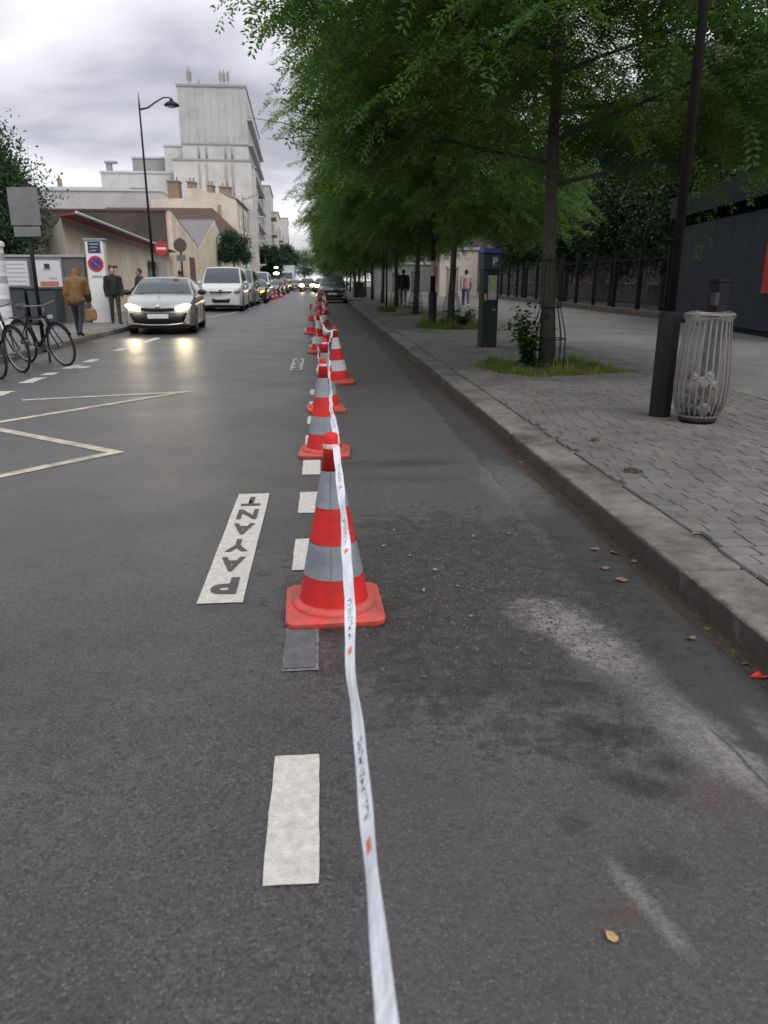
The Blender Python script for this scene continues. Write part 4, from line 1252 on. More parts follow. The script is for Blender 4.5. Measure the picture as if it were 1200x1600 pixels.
def fence(label, x0, y0, x1, y1, par_posts=2.4):
    L_ = math.hypot(x1 - x0, y1 - y0)
    t = thing('railing_fence', label, 'fence', (x0, y0, KH), -math.atan2(x1 - x0, y1 - y0))
    b = MB(); b.b2(-.13, .13, 0, L_, -.05, .22); b.build('plinth', M['stone'], t, bevel=.01)
    bar = MB(); bar.box((0, 0, 1.2), (.016, .016, 1.85)); bme = bar.mesh('bar', M['iron'])
    n = int(L_ / .22)
    for k in range(n):
        if k < 290:
            o = obj('bar', bme, t); o.location = (0, (k + .5) * L_ / n, 0)
    for z in (.45, 1.95):
        b = MB(); b.b2(-.02, .02, 0, L_, z - .02, z + .02); b.build('rail', M['iron'], t)
    pm = MB(); pm.box((0, 0, 1.15), (.14, .14, 2.3)); pme = pm.mesh('post', M['iron'])
    for k in range(int(L_ / par_posts) + 1):
        o = obj('post', pme, t); o.location = (0, k * par_posts, 0)
fence('dark iron railing fence beyond the hoarding', 11.25, 24.7, 12.6, 60, 2.6)

def facade(name, label, cat, x0, x1, y0, y1, h, m, face='E', rows=0, cols=0, win=(1.0, 1.5), z0=1.2, dz=3.0, frame='shutter', extras=None, group=None, roof='zinc', ny=0, pane='pane', sides=True):
    """box building; windows (frame, sill, pane) on the street face ('W' for the right-side houses, 'E' for the left-side ones) and optionally on the near face"""
    t = thing(name, label, cat, ((x0 + x1) / 2, (y0 + y1) / 2, 0), 0, group)
    hx, hy = (x1 - x0) / 2, (y1 - y0) / 2
    b = MB(); b.b2(-hx, hx, -hy, hy, -.1, h); b.build('wall', m, t)
    b = MB(); b.b2(-hx - .12, hx + .12, -hy - .12, hy + .12, h + .002, h + .22); b.build('parapet', M[roof], t)
    sx = 1 if face == 'E' else -1
    for r_ in range(rows):
        for c_ in range(cols):
            yy = -hy + (c_ + .5) * 2 * hy / cols; zz_ = z0 + r_ * dz
            f = MB()
            X = sx * (hx + .03)
            w2, h2 = win[0] / 2, win[1] / 2
            for (ya, yb, za, zb) in ((yy - w2 - .07, yy - w2, zz_ - .07, zz_ + win[1] + .07), (yy + w2, yy + w2 + .07, zz_ - .07, zz_ + win[1] + .07),
                                     (yy - w2, yy + w2, zz_ - .07, zz_), (yy - w2, yy + w2, zz_ + win[1], zz_ + win[1] + .07), (yy - .025, yy + .025, zz_, zz_ + win[1])):
                f.b2(X - .04, X + .05, ya, yb, za, zb)
            wo_ = f.build('window', M[frame], t)
            p = MB(); p.b2(X - .025, X + .004, yy - w2, yy + w2, zz_, zz_ + win[1]); p.build('pane', M[pane], wo_)
    for c_ in range(ny):
        for r_ in range(rows):
            xx = -hx + (c_ + .5) * 2 * hx / ny; zz_ = z0 + r_ * dz; Y = -hy - .03
            w2 = win[0] / 2
            f = MB()
            for (xa, xb, za, zb) in ((xx - w2 - .07, xx - w2, zz_ - .07, zz_ + win[1] + .07), (xx + w2, xx + w2 + .07, zz_ - .07, zz_ + win[1] + .07),
                                     (xx - w2, xx + w2, zz_ - .07, zz_), (xx - w2, xx + w2, zz_ + win[1], zz_ + win[1] + .07)):
                f.b2(xa, xb, Y - .05, Y + .04, za, zb)
            wo_ = f.build('window', M[frame], t)
            p = MB(); p.b2(xx - w2, xx + w2, Y - .004, Y + .025, zz_, zz_ + win[1]); p.build('pane', M[pane], wo_)
    return t
facade('brown_building', 'brown building half hidden behind the trees above the hoarding', 'building', 17.5, 26, 10, 34, 10.5, M['brickwall'], 'W', 3, 9, (1.1, 1.6), 1.3, 3.2)
facade('stone_building', 'brownish stone building behind the railing fence', 'building', 17.0, 26, 34.6, 88, 11, M['stone'], 'W', 3, 18, (1.2, 1.7), 1.2, 3.3)
facade('gate_lodge', 'small pale gate lodge beyond the walking people', 'building', 9.2, 12.2, 61, 66, 3.6, M['cream'], 'W', 1, 2, (.9, 1.3), 1.1, 3)
facade('pale_wall', 'pale grey wall seen between the far trunks', 'wall', 5.8, 12.5, 86, 87, 3.0, M['tagged'], 'W', 0, 0)
facade('far_building', 'far apartment block hidden behind the right-hand trees', 'building', 9.5, 20, 90, 150, 12, M['conc3'], 'W', 3, 10, (1.1, 1.6), 1.3, 3.2)

# ------------------------------------------------------------------ left side: walls and buildings
t = thing('poster_wall', 'low grey wall with two posters behind the slate bins', 'wall', (0, 24.2, KH))
b = MB(); b.b2(-22, -7.05, -.1, .12, -.1, 1.88); b.build('wall', M['grey_wall'], t)
b = MB(); b.b2(-22, -7.0, -.15, .17, 1.882, 1.95); b.build('coping', M['conc3'], t, bevel=.01)
def poster(label, x0, x1, z0, z1, marks):
    q = thing('poster', label, 'poster', ((x0 + x1) / 2, 24.09, (z0 + z1) / 2))
    w2, h2 = (x1 - x0) / 2, (z1 - z0) / 2
    b = MB(); b.b2(-w2, w2, -.012, 0, -h2, h2); b.build('sheet', M['paper'], q)
    b = MB()
    for (a0, a1, c0, c1) in ((-w2 - .05, -w2 - .002, -h2 - .05, h2 + .05), (w2 + .002, w2 + .05, -h2 - .05, h2 + .05), (-w2, w2, h2 + .002, h2 + .05), (-w2, w2, -h2 - .05, -h2 - .002)):
        b.b2(a0, a1, -.03, 0, c0, c1)
    b.build('frame', M['galv'], q)
    for (xa, xb, za, zb, mm) in marks:
        b = MB(); b.b2(xa, xb, -.016, -.0125, za, zb); b.build('print', mm, q)
red_print = mat('red_print', (.50, .17, .12), .7, .2, 8); grey_print = mat('grey_print', (.36, .37, .40), .7, .15, 8)
poster('pale poster with faint grey rows, left of the pair', -9.35, -8.68, .98, 1.92, [(-.26, .26, .34 - .12 * k, .37 - .12 * k, grey_print) for k in range(7)])
poster('pale poster with dark figure and red print, right of the pair', -8.52, -7.72, .98, 1.94, [(-.08, .08, .22, .36, M['ink']), (-.14, .10, .16, .215, grey_print), (-.25, .28, -.28, -.14, red_print), (-.2, .1, -.4, -.31, red_print), (.02, .25, -.08, -.03, grey_print)])
def slate_bin(label, x0, x1, y, h):
    q = thing('slate_container', label, 'bin', ((x0 + x1) / 2, y, KH), 0, 'slate containers by the poster wall')
    w2 = (x1 - x0) / 2
    b = MB(); b.prism([(-w2 + .05, .06), (w2 - .05, .06), (w2, h), (-w2, h)], 'Y', -.38, .38); b.build('tub', M['slate_bin'], q, bevel=.025)
    b = MB(); b.prism([(-w2 - .03, h + .002), (w2 + .03, h + .002), (w2 - .02, h + .07), (-w2 + .02, h + .07)], 'Y', -.42, .42); b.build('lid', M['slate_bin'], q, bevel=.02)
    for s_ in (-1, 1):
        b = MB(); b.lathe([(.07, -.02), (.07, .02)], c=(s_ * (w2 - .16), -.25, .07), n=12, axis='X'); b.build('wheel', M['tyre'], q)
slate_bin('slate blue container beside the brown-jacketed walker', -8.35, -7.55, 23.2, .98)
slate_bin('slate blue container behind the sign pole', -9.28, -8.42, 23.25, 1.0)
t = thing('white_column', 'white poster column cut by the left image edge', 'column', (-8.12, 20.2, KH))
b = MB(); b.lathe([(.34, 0), (.34, .1), (.30, .12), (.30, 2.0), (.34, 2.03), (.34, 2.12), (.05, 2.25)], n=24); b.build('shaft', M['white'], t, smooth=True, angle=40)
for k in range(6):
    b = MB(); b.lathe([(.303, .35 + k * .27), (.303, .52 + k * .27)], n=24, cap=False); b.build('printed_band', grey_print if k % 2 else M['paper'], t, smooth=True)

# white gate pillar with no-parking sign
t = thing('gate_pillar', 'white gate pillar with blue header and no-parking sign', 'pillar', (-6.68, 24.05, KH))
b = MB(); b.box((0, .12, 1.18), (.52, .30, 2.36)); b.build('pillar', M['white'], t, bevel=.01)
b = MB(); b.box((0, .12, 2.385), (.60, .38, .05)); b.build('cap', M['conc3'], t, bevel=.01)
b = MB(); b.box((0.0, -.035, 2.16), (.36, .008, .32)); hp = b.build('header_plate', mat('dark_blue_plate', (.02, .045, .11), .5), t)
for k in range(3):
    b = MB(); b.box((-.02 * k, -.0405, 2.25 - .09 * k), (.26 - .05 * k, .003, .028)); b.build('line', grey_print, hp)
b = MB(); b.lathe([(.0, -.012), (.225, -.012), (.225, .0)], c=(0, -.034, 1.70), n=28, axis='Y', cap=False); rg = b.build('sign_ring', M['red'], t, smooth=False)
b = MB(); b.lathe([(0, -.004), (.165, -.004)], c=(0, -.0455, 1.70), n=28, axis='Y', cap=False); b.build('sign_disc', M['blue'], rg)
b = MB(); b.box((0, -.0525, 1.70), (.37, .002, .045), (0, R(45), 0)); b.build('slash', M['red'], rg)
b = MB(); b.box((0, -.036, 1.34), (.30, .004, .06)); b.build('caption', grey_print, t)

# shed with overhanging red-brown eave
t = thing('beige_shed', 'low beige shed with sloping red-brown eave and white gutter', 'building', (0, 0, 0))
def quadwall(fp, z0, z1s):
    n = len(fp)
    b = MB()
    b.add([(x, y, z0) for x, y in fp] + [(x, y, z) for (x, y), z in zip(fp, z1s)],
          [(i, (i + 1) % n, n + (i + 1) % n, n + i) for i in range(n)] + [tuple(range(n, 2 * n)), tuple(range(n))[::-1]])
    return b
quadwall([(-8.02, 25.6), (-8.85, 47.0), (-14, 47.0), (-9.8, 29.0)], -.1, [3.22, 2.86, 2.5, 2.6]).build('wall', M['beige'], t)
def edge(p0, p1, off0, off1, thick):
    return None
b = MB()
A0, A1 = Vector((-8.06, 25.5, 3.24)), Vector((-8.87, 46.9, 2.88))
B0, B1 = Vector((-7.5, 25.3, 3.28)), Vector((-8.50, 46.9, 2.90))
th_ = Vector((0, 0, .07))
b.add([A0, A1, B1, B0, A0 + th_, A1 + th_, B1 + th_, B0 + th_], [(0, 1, 2, 3), (4, 7, 6, 5), (0, 4, 5, 1), (1, 5, 6, 2), (2, 6, 7, 3), (3, 7, 4, 0)])
b.build('eave', M['fascia'], t)
b = MB()
q0, q1 = B0 + Vector((.004, 0, .0)), B1 + Vector((.004, 0, .0))
b.tube([q0 + Vector((.04, 0, .05)), q0.lerp(q1, .5) + Vector((.04, 0, .05)), q1 + Vector((.04, 0, .05))], .05, 8); b.build('gutter', M['zinc'], t, smooth=True)
for (ya, yb, za, zb, mm) in ((39.6, 41.4, .55, 2.25, 'pane'), (42.4, 44.6, .55, 2.2, 'shutter')):
    xa = -8.02 - (ya - 25) * .83 / 22; 
    w_ = thing_part = MB(); w_.b2(xa - .02, xa + .0, ya - .08, yb + .08, za - .08, zb + .08)
    fo_ = w_.build('window', M['shutter'], t); fo_.location.x = .03
    p = MB(); p.b2(xa + .036, xa + .05, ya, yb, za, zb); p.build('pane', M[mm], fo_)
b = MB(); b.b2(-8.22, -8.07, 28.6, 32.0, 1.80, 1.90); b.build('ledge', M['fascia'], t)
b = MB(); b.b2(-8.20, -8.085, 27.5, 27.62, 0, 3.0); b.build('downpipe', M['zinc'], t)

# twin-gabled workshop
t = thing('gabled_workshop', 'beige workshop with two gables and grey corrugated roof', 'building', (0, 0, 0))
X0, X1 = -18.0, -8.6
prof_ = [(47.2, -.1), (47.2, 5.15), (56.8, 3.5), (66.2, 6.0), (72.5, 4.0), (72.5, -.1)]
b = MB(); b.prism(prof_, 'X', X0, X1); b.build('wall', M['beige'], t)
b = MB(); b.b2(X0, X1 - .3, 47.0, 47.19, 0, 5.12); b.build('blind_end_wall', M['dark_wall'], t)
b = MB(); b.b2(X0, X1 - .25, 46.95, 47.24, 5.124, 5.22); b.build('coping', M['tile'], t)
def roof_slab(y0, z0, y1, z1, xa, xb, m, nm, th=.10, par=t, rib=0):
    b = MB()
    if rib:
        n = int((xb - xa) / rib); V = []; 
        for i in range(n * 2 + 1):
            x = xa + (xb - xa) * i / (2 * n); h = .035 if i % 2 else 0
            V += [(x, y0, z0 + .03 + h), (x, y1, z1 + .03 + h)]
        b.add(V, [(2 * i, 2 * i + 1, 2 * i + 3, 2 * i + 2) for i in range(2 * n)])
    else:
        b.prism([(y0, z0 + .02), (y1, z1 + .02), (y1, z1 + .02 + th), (y0, z0 + .02 + th)], 'X', xa, xb)
    return b.build(nm, m, par)
roof_slab(47.3, 5.15, 56.8, 3.5, X0, X1 - .02, M['corr'], 'roof_slope')
roof_slab(56.8, 3.5, 66.2, 6.0, X0, X1 - .02, M['corr'], 'corrugated_slope', rib=.35)
roof_slab(66.2, 6.0, 72.5, 4.0, X0, X1 - .02, M['corr'], 'roof_slope')
b = MB(); b.b2(X1 - .02, X1 + .05, 52.4, 54.4, 0, 2.8); dr = b.build('door', M['door_brown'], t)
b = MB(); b.b2(X1 + .052, X1 + .09, 54.1, 54.2, 1.0, 1.15); b.build('handle', M['steel'], dr)
b = MB(); b.b2(-11.6, -10.4, 58.6, 60.0, 4.15, 4.6); b.build('skylight', M['white'], t)
# brown-roofed house
t = thing('brown_roof_house', 'house with brown tiled hip roof behind the workshop', 'building', (0, 0, 0))
b = MB(); b.b2(-22, -8.7, 73, 82, -.1, 5.3); b.build('wall', M['cream'], t)
b = MB(); b.add([(-22.4, 72.5, 5.3), (-7.6, 72.5, 5.3), (-7.6, 82, 5.3), (-22.4, 82, 5.3), (-20, 77.5, 7.9), (-10.2, 77.5, 7.9)], [(0, 1, 5, 4), (1, 2, 5), (2, 3, 4, 5), (3, 0, 4), (0, 3, 2, 1)])
b.build('roof', M['tile'], t)
# cream house with chimneys
t = thing('cream_house', 'cream house with four brick chimneys and plain side wall', 'building', (0, 0, 0))
b = MB(); b.prism([(-17, -.1), (-8.5, -.1), (-8.5, 9.2), (-9.6, 9.75), (-11.5, 9.85), (-11.9, 10.2), (-13.3, 10.2), (-13.6, 9.3), (-17, 9.1)], 'Y', 83, 96); b.build('wall', M['cream'], t)
b = MB(); b.prism([(-8.3, 9.15), (-8.3, 9.3), (-9.6, 9.9), (-9.7, 9.77)], 'Y', 82.9, 96.1); b.build('cornice', M['conc3'], t)
for (x, z, w_, h) in ((-14.9, 9.2, 1.1, 1.75), (-13.1, 10.2, .7, .7), (-11.2, 9.8, .55, .8), (-9.75, 9.7, 1.05, .75)):
    b = MB(); b.b2(x - w_ / 2, x + w_ / 2, 84, 86, z - .3, z + h); ch = b.build('chimney', M['chim'], t)
    b = MB(); b.b2(x - w_ / 2 - .1, x + w_ / 2 + .1, 83.9, 86.1, z + h + .002, z + h + .14); b.build('cap', M['conc3'], ch)
    for k in range(2):
        b = MB(); b.lathe([(.09, 0), (.08, .4)], c=(x - w_ / 4 + k * w_ / 2, 85, z + h + .14), n=8); b.build('pot', M['chim'], ch)
for r_ in range(3):
    for c_ in range(4):
        f = MB(); yy = 84.6 + c_ * 3.1; zz_ = 1.2 + r_ * 2.8
        f.b2(-8.5, -8.44, yy - .08, yy + 1.08, zz_ - .08, zz_ + 1.58); wo_ = f.build('window', M['shutter'], t)
        p = MB(); p.b2(-8.439, -8.42, yy, yy + 1, zz_, zz_ + 1.5); p.build('pane', M['pane'], wo_)
b = MB(); b.tube([(-10.2, 82.93, 4), (-10.2, 82.93, 8.7)], .16, 8); b.build('flue', M['chim'], t, smooth=True)

# tall pale block with set-back tower
def rot_thing(name, label, cat, loc, rz): return thing(name, label, cat, loc, rz)
t = rot_thing('pale_tower_block', 'tall pale apartment tower with blank end wall and roof aerials', 'building', (-8.4, 99.5, 0), R(1.8))
b = MB(); b.b2(-7.9, 0, 0, 34, -.1, 22.9); b.build('wall', M['conc'], t)
b = MB(); b.b2(-8.0, .1, -.1, 34.1, 22.902, 23.15); b.build('parapet', M['conc3'], t)
for k in range(7):
    b = MB(); zz_ = 3.6 + k * 2.75
    b.b2(.0, .012, .8, 33.4, zz_, zz_ + 1.25); wo_ = b.build('window_band', M['conc3'], t)
    for j in range(12):
        p = MB(); p.b2(.013, .06, .8 + j * 2.75, 1.0 + j * 2.75, zz_ - .02, zz_ + 1.27); p.build('mullion', M['conc2'], wo_)
    p = MB(); p.b2(.0, .55, .4, 33.8, zz_ - .55, zz_ - .40); p.build('balcony', M['conc2'], t)
for (x, y) in ((-6.9, 3), (-6.7, 3.4), (-3.1, 3), (-2.7, 3.3), (-2.2, 3.0), (-6.2, 8)):
    b = MB(); b.tube([(x, y, 23.0), (x, y, 25.3 + rnd.random() * .4)], .07, 6)
    b.box((x, y, 24.7), (.35, .12, .9)); b.build('aerial', M['conc3'], t)
b = MB()
for k in range(9): b.b2(-7.6 + k * .86, -7.585 + k * .86, -.02, 0, 16.6, 22.8)
b.build('wall_joints', M['conc3'], t)
t = rot_thing('stepped_block', 'stepped white apartment block in front of the tower', 'building', (-8.3, 97.2, 0), R(1.8))
b = MB(); b.b2(-7.5, 0, 0, 2.15, -.1, 16.4); b.build('wall', M['conc2'], t)
b = MB(); b.b2(-8.6, .35, -.7, -.002, -.1, 14.6); b.build('lower_wall', M['conc2'], t)
b = MB(); b.b2(-8.7, .45, -.8, .1, 14.602, 14.8); b.build('cornice', M['conc3'], t)
b = MB(); b.b2(-7.6, .1, -.1, 2.15, 16.402, 16.55); b.build('parapet', M['conc3'], t)
for x in (-5.6, -4.75, -2.55, -1.8):
    b = MB(); b.tube([(x, -.78, 10.0), (x, -.78, 14.3)], .11, 8); b.tube([(x, -.08, 14.85), (x, -.08, 16.2)], .11, 8); b.build('flue', M['conc3'], t, smooth=True)
for k in range(12):
    b = MB(); b.tube([(-7.4 + k * .65, .2, 16.5), (-7.4 + k * .65, .2, 17.3)], .03, 5); b.build('rail_post', M['conc3'], t)
# following street fronts with balconies
def balcony_block(label, y0, y1, x, h, m, n, rz=1.8, floors=5, dz=2.75):
    t = rot_thing('apartment_block', label, 'building', (x, y0, 0), R(rz))
    L_ = y1 - y0
    b = MB(); b.b2(-9, 0, 0, L_, -.1, h); b.build('wall', m, t)
    b = MB(); b.b2(-9.1, .15, -.05, L_ + .1, h + .002, h + .2); b.build('parapet', M['conc3'], t)
    for f in range(floors):
        for c_ in range(n):
            yy = (c_ + .5) * L_ / n; zz_ = 1.3 + f * dz
            q = MB(); q.b2(.0, .05, yy - .75, yy + .75, zz_ - .08, zz_ + 1.68); wo_ = q.build('window', M['shutter'], t)
            p = MB(); p.b2(.051, .07, yy - .65, yy + .65, zz_, zz_ + 1.6); p.build('pane', M['pane'], wo_)
        if f:
            q = MB(); q.b2(.0, .8, .4, L_ * .55, f * dz + .35, f * dz + .5); bl = q.build('balcony', M['conc2'], t)
            q = MB(); q.b2(.74, .78, .4, L_ * .55, f * dz + .5, f * dz + 1.3); q.build('balustrade', M['galv'], bl)
balcony_block('white apartment block with stacked balconies below the tower', 97.3, 99.4, -7.6, 14.0, M['conc2'], 1, floors=4)
balcony_block('tall white street front with balconies right of the tower', 133.8, 152, -8.2, 16.0, M['conc2'], 5)
balcony_block('lower cream street front farther down the left side', 152.5, 170, -8.0, 13.5, M['cream'], 5, floors=4)
balcony_block('far white block standing above the trees at the street end', 176, 196, -7.2, 14.2, M['conc2'], 5, floors=4)
# low pale roofs at left
for (lab, x0, x1, y0, y1, h, m, r_, ny) in (
        ('grey flat-roofed block left of the tower', -22.5, -17.4, 101, 110, 15.4, M['conc3'], 1, 0),
        ('small white plant room beside the stepped block', -18.3, -16.2, 99.2, 100.8, 16.5, M['conc2'], 0, 0),
        ('white flat-roofed block with one dark window strip', -25.6, -17.3, 98, 100.9, 13.4, M['conc2'], 1, 1),
        ('long low white roof behind the shed at left', -33, -17.2, 90, 97, 10.6, M['conc'], 0, 0),
        ('low white annex at the far left behind the tree', -34, -25.7, 97.5, 106, 11.6, M['conc2'], 0, 0)):
    t = facade('flat_roof_block', lab, 'building', x0, x1, y0, y1, h, m, 'E', r_, 0, (1.9, .55), h - 2.2, 3, ny=ny)
t = thing('roof_tank', 'small grey rooftop vent left of the lamp', 'vent', (-24.9, 99.5, 13.6))
b = MB(); b.box((0, 0, .5), (.6, .6, 1.0)); b.build('shaft', M['conc3'], t)
b = MB(); b.box((.25, 0, 1.12), (1.4, .9, .22)); b.build('hood', M['conc3'], t)
t = thing('roof_chimney', 'thin orange-brown chimney on the far left roof', 'chimney', (-30.7, 99, 11.7))
b = MB(); b.b2(-.22, .22, -.22, .22, 0, 1.1); b.build('stack', M['chim'], t)
b = MB(); b.lathe([(.14, 1.1), (.11, 1.5)], n=8); b.build('pot', M['chim'], t)

# ------------------------------------------------------------------ left side signs
t = thing('sign_pole', 'grey rectangular sign seen from behind on a leaning dark pole', 'sign', (-4.98, 14.1, KH), R(-6))
b = MB(); b.tube([(0, 0, 0), (0, 0, 2.78)], .035, 10); b.build('pole', M['iron'], t, smooth=True)
b = MB(); b.box((.0, -.055, 2.42), (.52, .02, .60)); b.build('plate', M['galv'], t, bevel=.008)
b = MB(); b.box((0.0, -.055, 2.02), (.46, .02, .16)); b.build('small_plate', M['galv'], t, bevel=.008)
b = MB()
for z in (2.2, 2.62): b.box((0, -.04, z), (.44, .012, .03))
b.build('bracket', M['steel'], t)
t = thing('no_entry_sign', 'round red no-entry sign beside the left lamp post', 'sign', (-5.5, 27.93, KH))
b = MB(); b.lathe([(0, -.01), (.225, -.01), (.225, .01), (0, .01)], c=(0, -.03, 2.28), n=28, axis='Y', cap=False); d_ = b.build('disc', M['red'], t)
b = MB(); b.box((0, -.0425, 2.28), (.32, .003, .075)); b.build('bar', M['white'], d_)
b = MB(); b.box((-.16, .0, 2.28), (.34, .03, .04)); b.build('bracket', M['iron'], t)
t = thing('round_sign', 'round sign seen from behind on a pole near the white van', 'sign', (-5.42, 31.2, KH))
b = MB(); b.tube([(0, 0, 0), (0, 0, 2.8)], .035, 10); b.build('pole', M['iron'], t, smooth=True)
b = MB(); b.lathe([(0, -.01), (.25, -.01), (.25, .01), (0, .01)], c=(0, -.05, 2.52), n=24, axis='Y', cap=False); b.build('disc', mat('sign_back_brown', (.10, .085, .08), .6), t)
b = MB(); b.box((0, -.05, 2.06), (.34, .02, .22)); b.build('small_plate', M['galv'], t)
t = thing('kiosk', 'teal roadside cabinet with two lit lamps beyond the far white van', 'kiosk', (-4.55, 78, 0))
b = MB(); b.box((0, 0, .9), (.9, .9, 1.8)); b.build('body', M['teal'], t, bevel=.03)
b = MB(); b.box((0, 0, 1.84), (1.1, 1.1, .08)); b.build('roof', M['teal'], t)
b = MB(); b.tube([(0.1, 0, 1.88), (.1, 0, 2.75)], .04, 8); b.build('mast', M['iron'], t)
for z, s_ in ((2.0, .30), (2.55, .2)):
    b = MB(); b.ell((.1, -.2, z), (s_, .12, s_ * .45)); b.build('lamp', M['lampglow'], t, smooth=True)

# ------------------------------------------------------------------ vehicles
def smoothstep(x): x = min(1, max(0, x)); return x * x * (3 - 2 * x)
def vehicle(name, label, cat, loc, rz, sp, paint, group='vehicles on the left side of the street', lights=None, dark=False):
    t = thing(name, label, cat, loc, rz, group)
    L, W, H = sp['L'], sp['W'], sp['H']
    hl, hw = L / 2, W / 2
    yf, yr, RW = -hl + sp['fo'], hl - sp['ro'], sp.get('R', .32)
    top = sp['top']        # lower body top profile [(y, z)] along the centre line
    ty = [p[0] for p in top]; tz = [p[1] for p in top]
    sill = sp.get('sill', .22)
    def plan(y):
        f = max(0, (-y - (hl - .75)) / .75); r_ = max(0, (y - (hl - .55)) / .55)
        return hw * (1 - .13 * f ** 2 - .10 * r_ ** 2)
    def bow(x, y):
        f = smoothstep((-y - (hl - .9)) / .9); r_ = smoothstep((y - (hl - .7)) / .7)
        return .20 * f * (x / hw) ** 2 - .12 * r_ * (x / hw) ** 2
    ys = sorted(set([round(v, 3) for v in list(np.linspace(-hl, hl, 40)) + [c + d for c in (yf, yr) for d in np.linspace(-RW - .06, RW + .06, 15)] + [-hl + .03, -hl + .08, hl - .03, hl - .08]]))
    ys = [y for y in ys if -hl <= y <= hl]
    Ra = RW + .055
    b = MB(); m_ = 9
    for y in ys:
        wv = plan(y); zt = float(np.interp(y, ty, tz)); zb = sill
        if y < -hl + .12: zb += .05 * (1 - (y + hl) / .12)
        arch = 0
        for c in (yf, yr):
            if abs(y - c) < Ra: arch = max(arch, RW + math.sqrt(Ra * Ra - (y - c) ** 2))
        zbs = max(zb, arch)
        zm = max(zbs + .02, sill + (zt - sill) * .52); zsh = max(zm + .02, zt - .10)
        sec = [(0, zb + .02), (wv * .62, zb + .01), (wv * .66, zbs), (wv * .975, zbs), (wv * 1.0, zm), (wv * .985, zsh), (wv * .93, zt - .025), (wv * .6, zt + .012), (0, zt + .03)]
        for x, z in sec: b.v.append((x, y + bow(x, y), z))
        for x, z in sec[1:-1][::-1]: b.v.append((-x, y + bow(x, y), z))
    n = 2 * m_ - 2
    for i in range(len(ys) - 1):
        for k in range(n): b.f.append((i * n + k, i * n + (k + 1) % n, (i + 1) * n + (k + 1) % n, (i + 1) * n + k))
    b.f.append(tuple(range(n))); b.f.append(tuple(range((len(ys) - 1) * n, len(ys) * n)))
    b.build('body', M[paint], t, smooth=True, angle=38)
    b = MB(); b.b2(-hw * .85, hw * .85, -hl + .25, hl - .2, .16, sill + .12); b.build('underbody', M['black'], t)
    # greenhouse surface
    y0, y1, y2, y3 = sp['gh']; zr = H; zc, zd = float(np.interp(y0, ty, tz)), float(np.interp(y3, ty, tz))
    gp = [(y0, zc), (y0 + (y1 - y0) * .5, zc + (zr - zc) * .60), (y1, zr - .03), (y1 + (y2 - y1) * .3, zr), (y1 + (y2 - y1) * .75, zr - .015), (y2, zr - .06), (y3, zd)]
    gy = [p[0] for p in gp]; gz = [p[1] for p in gp]
    def G_(y, tt_, out=0):
        def S_(y, q):
            zt = float(np.interp(y, gy, gz)); zb = float(np.interp(y, ty, tz)) - .03
            k = (zt - zb) / (zr - zb); xb = plan(y) * .95; xt = xb + (hw * sp.get('roofw', .70) - xb) * k
            a = abs(q); sg = 1 if q >= 0 else -1
            if a <= .6:
                f = a / .6; x = xt * f; z = zt + .025 * k * (1 - f * f) - (.02 * k if a > .55 else 0)
            else:
                f = (a - .6) / .4; x = xt + (xb - xt) * f + .03 * k * math.sin(math.pi * f); z = (zt - .02 * k) + (zb - zt + .02 * k) * f
            fr = smoothstep((y1 + .5 - y) / .8); rr_ = smoothstep((y - y2 + .3) / .6)
            return Vector((sg * x, y + .22 * fr * (x / hw) ** 2 - .08 * rr_ * (x / hw) ** 2, z))
        p = S_(y, tt_)
        if out:
            e_ = .02
            a = S_(min(y3, y + e_), tt_) - S_(max(y0, y - e_), tt_); c = S_(y, min(1, tt_ + e_)) - S_(y, max(-1, tt_ - e_))
            nn_ = c.cross(a)
            if nn_.length > 1e-9:
                nn_.normalize()
                if nn_.z < 0 and abs(tt_) <= .6: nn_ = -nn_
                if abs(tt_) > .6 and nn_.x * tt_ < 0: nn_ = -nn_
                p = p + nn_ * out
        return p
    b = MB(); b.grid(lambda y, q: G_(y, q), np.linspace(y0, y3, 28), np.linspace(-1, 1, 25)); b.build('roof_cabin', M[paint], t, smooth=True, angle=50)
    b = MB(); b.grid(lambda y, q: G_(y, q, .008), np.linspace(y0 + .04 * (y1 - y0), y0 + .93 * (y1 - y0), 8), np.linspace(-.55, .55, 13)); ws = b.build('windscreen', M['glass'], t, smooth=True)
    b = MB(); b.grid(lambda y, q: G_(y, q, .008), np.linspace(y2 + .08 * (y3 - y2), y3 - .1 * (y3 - y2), 5), np.linspace(-.52, .52, 9)); b.build('rear_window', M['glass'], t, smooth=True)
    for s_ in (-1, 1):
        for (ya, yb) in sp['side']:
            b = MB(); b.grid(lambda y, q: G_(y, q * s_, .008), np.linspace(ya, yb, 9), np.linspace(.66, .93, 4)); b.build('side_window', M['glass'], t, smooth=True)
    # wheels
    for yy in (yf, yr):
        for s_ in (-1, 1):
            b = MB(); b.lathe([(RW * .62, -.10), (RW * .93, -.105), (RW, -.07), (RW, .07), (RW * .93, .105), (RW * .62, .10)], n=24, axis='X', cap=False)
            wh = b.build('wheel', M['tyre'], t, smooth=True, angle=40); wh.location = (s_ * (hw - .115), yy, RW)
            b = MB(); b.lathe([(.0, .085 * s_), (RW * .2, .09 * s_), (RW * .6, .075 * s_), (RW * .64, .1 * s_)], n=20, axis='X', cap=False); b.build('rim', M['rim'], wh, smooth=True)
            for k in range(5):
                b = MB(); a = k * 2 * math.pi / 5; b.box((.095 * s_, math.cos(a) * RW * .33, math.sin(a) * RW * .33), (.02, .05, RW * .5), (a - math.pi / 2, 0, 0)); b.build('spoke', M['rim'], wh)
    # front: grille, lower intake, plate, badge, headlamps
    def front(x, out=.01): return -hl + .20 * (x / hw) ** 2 - out
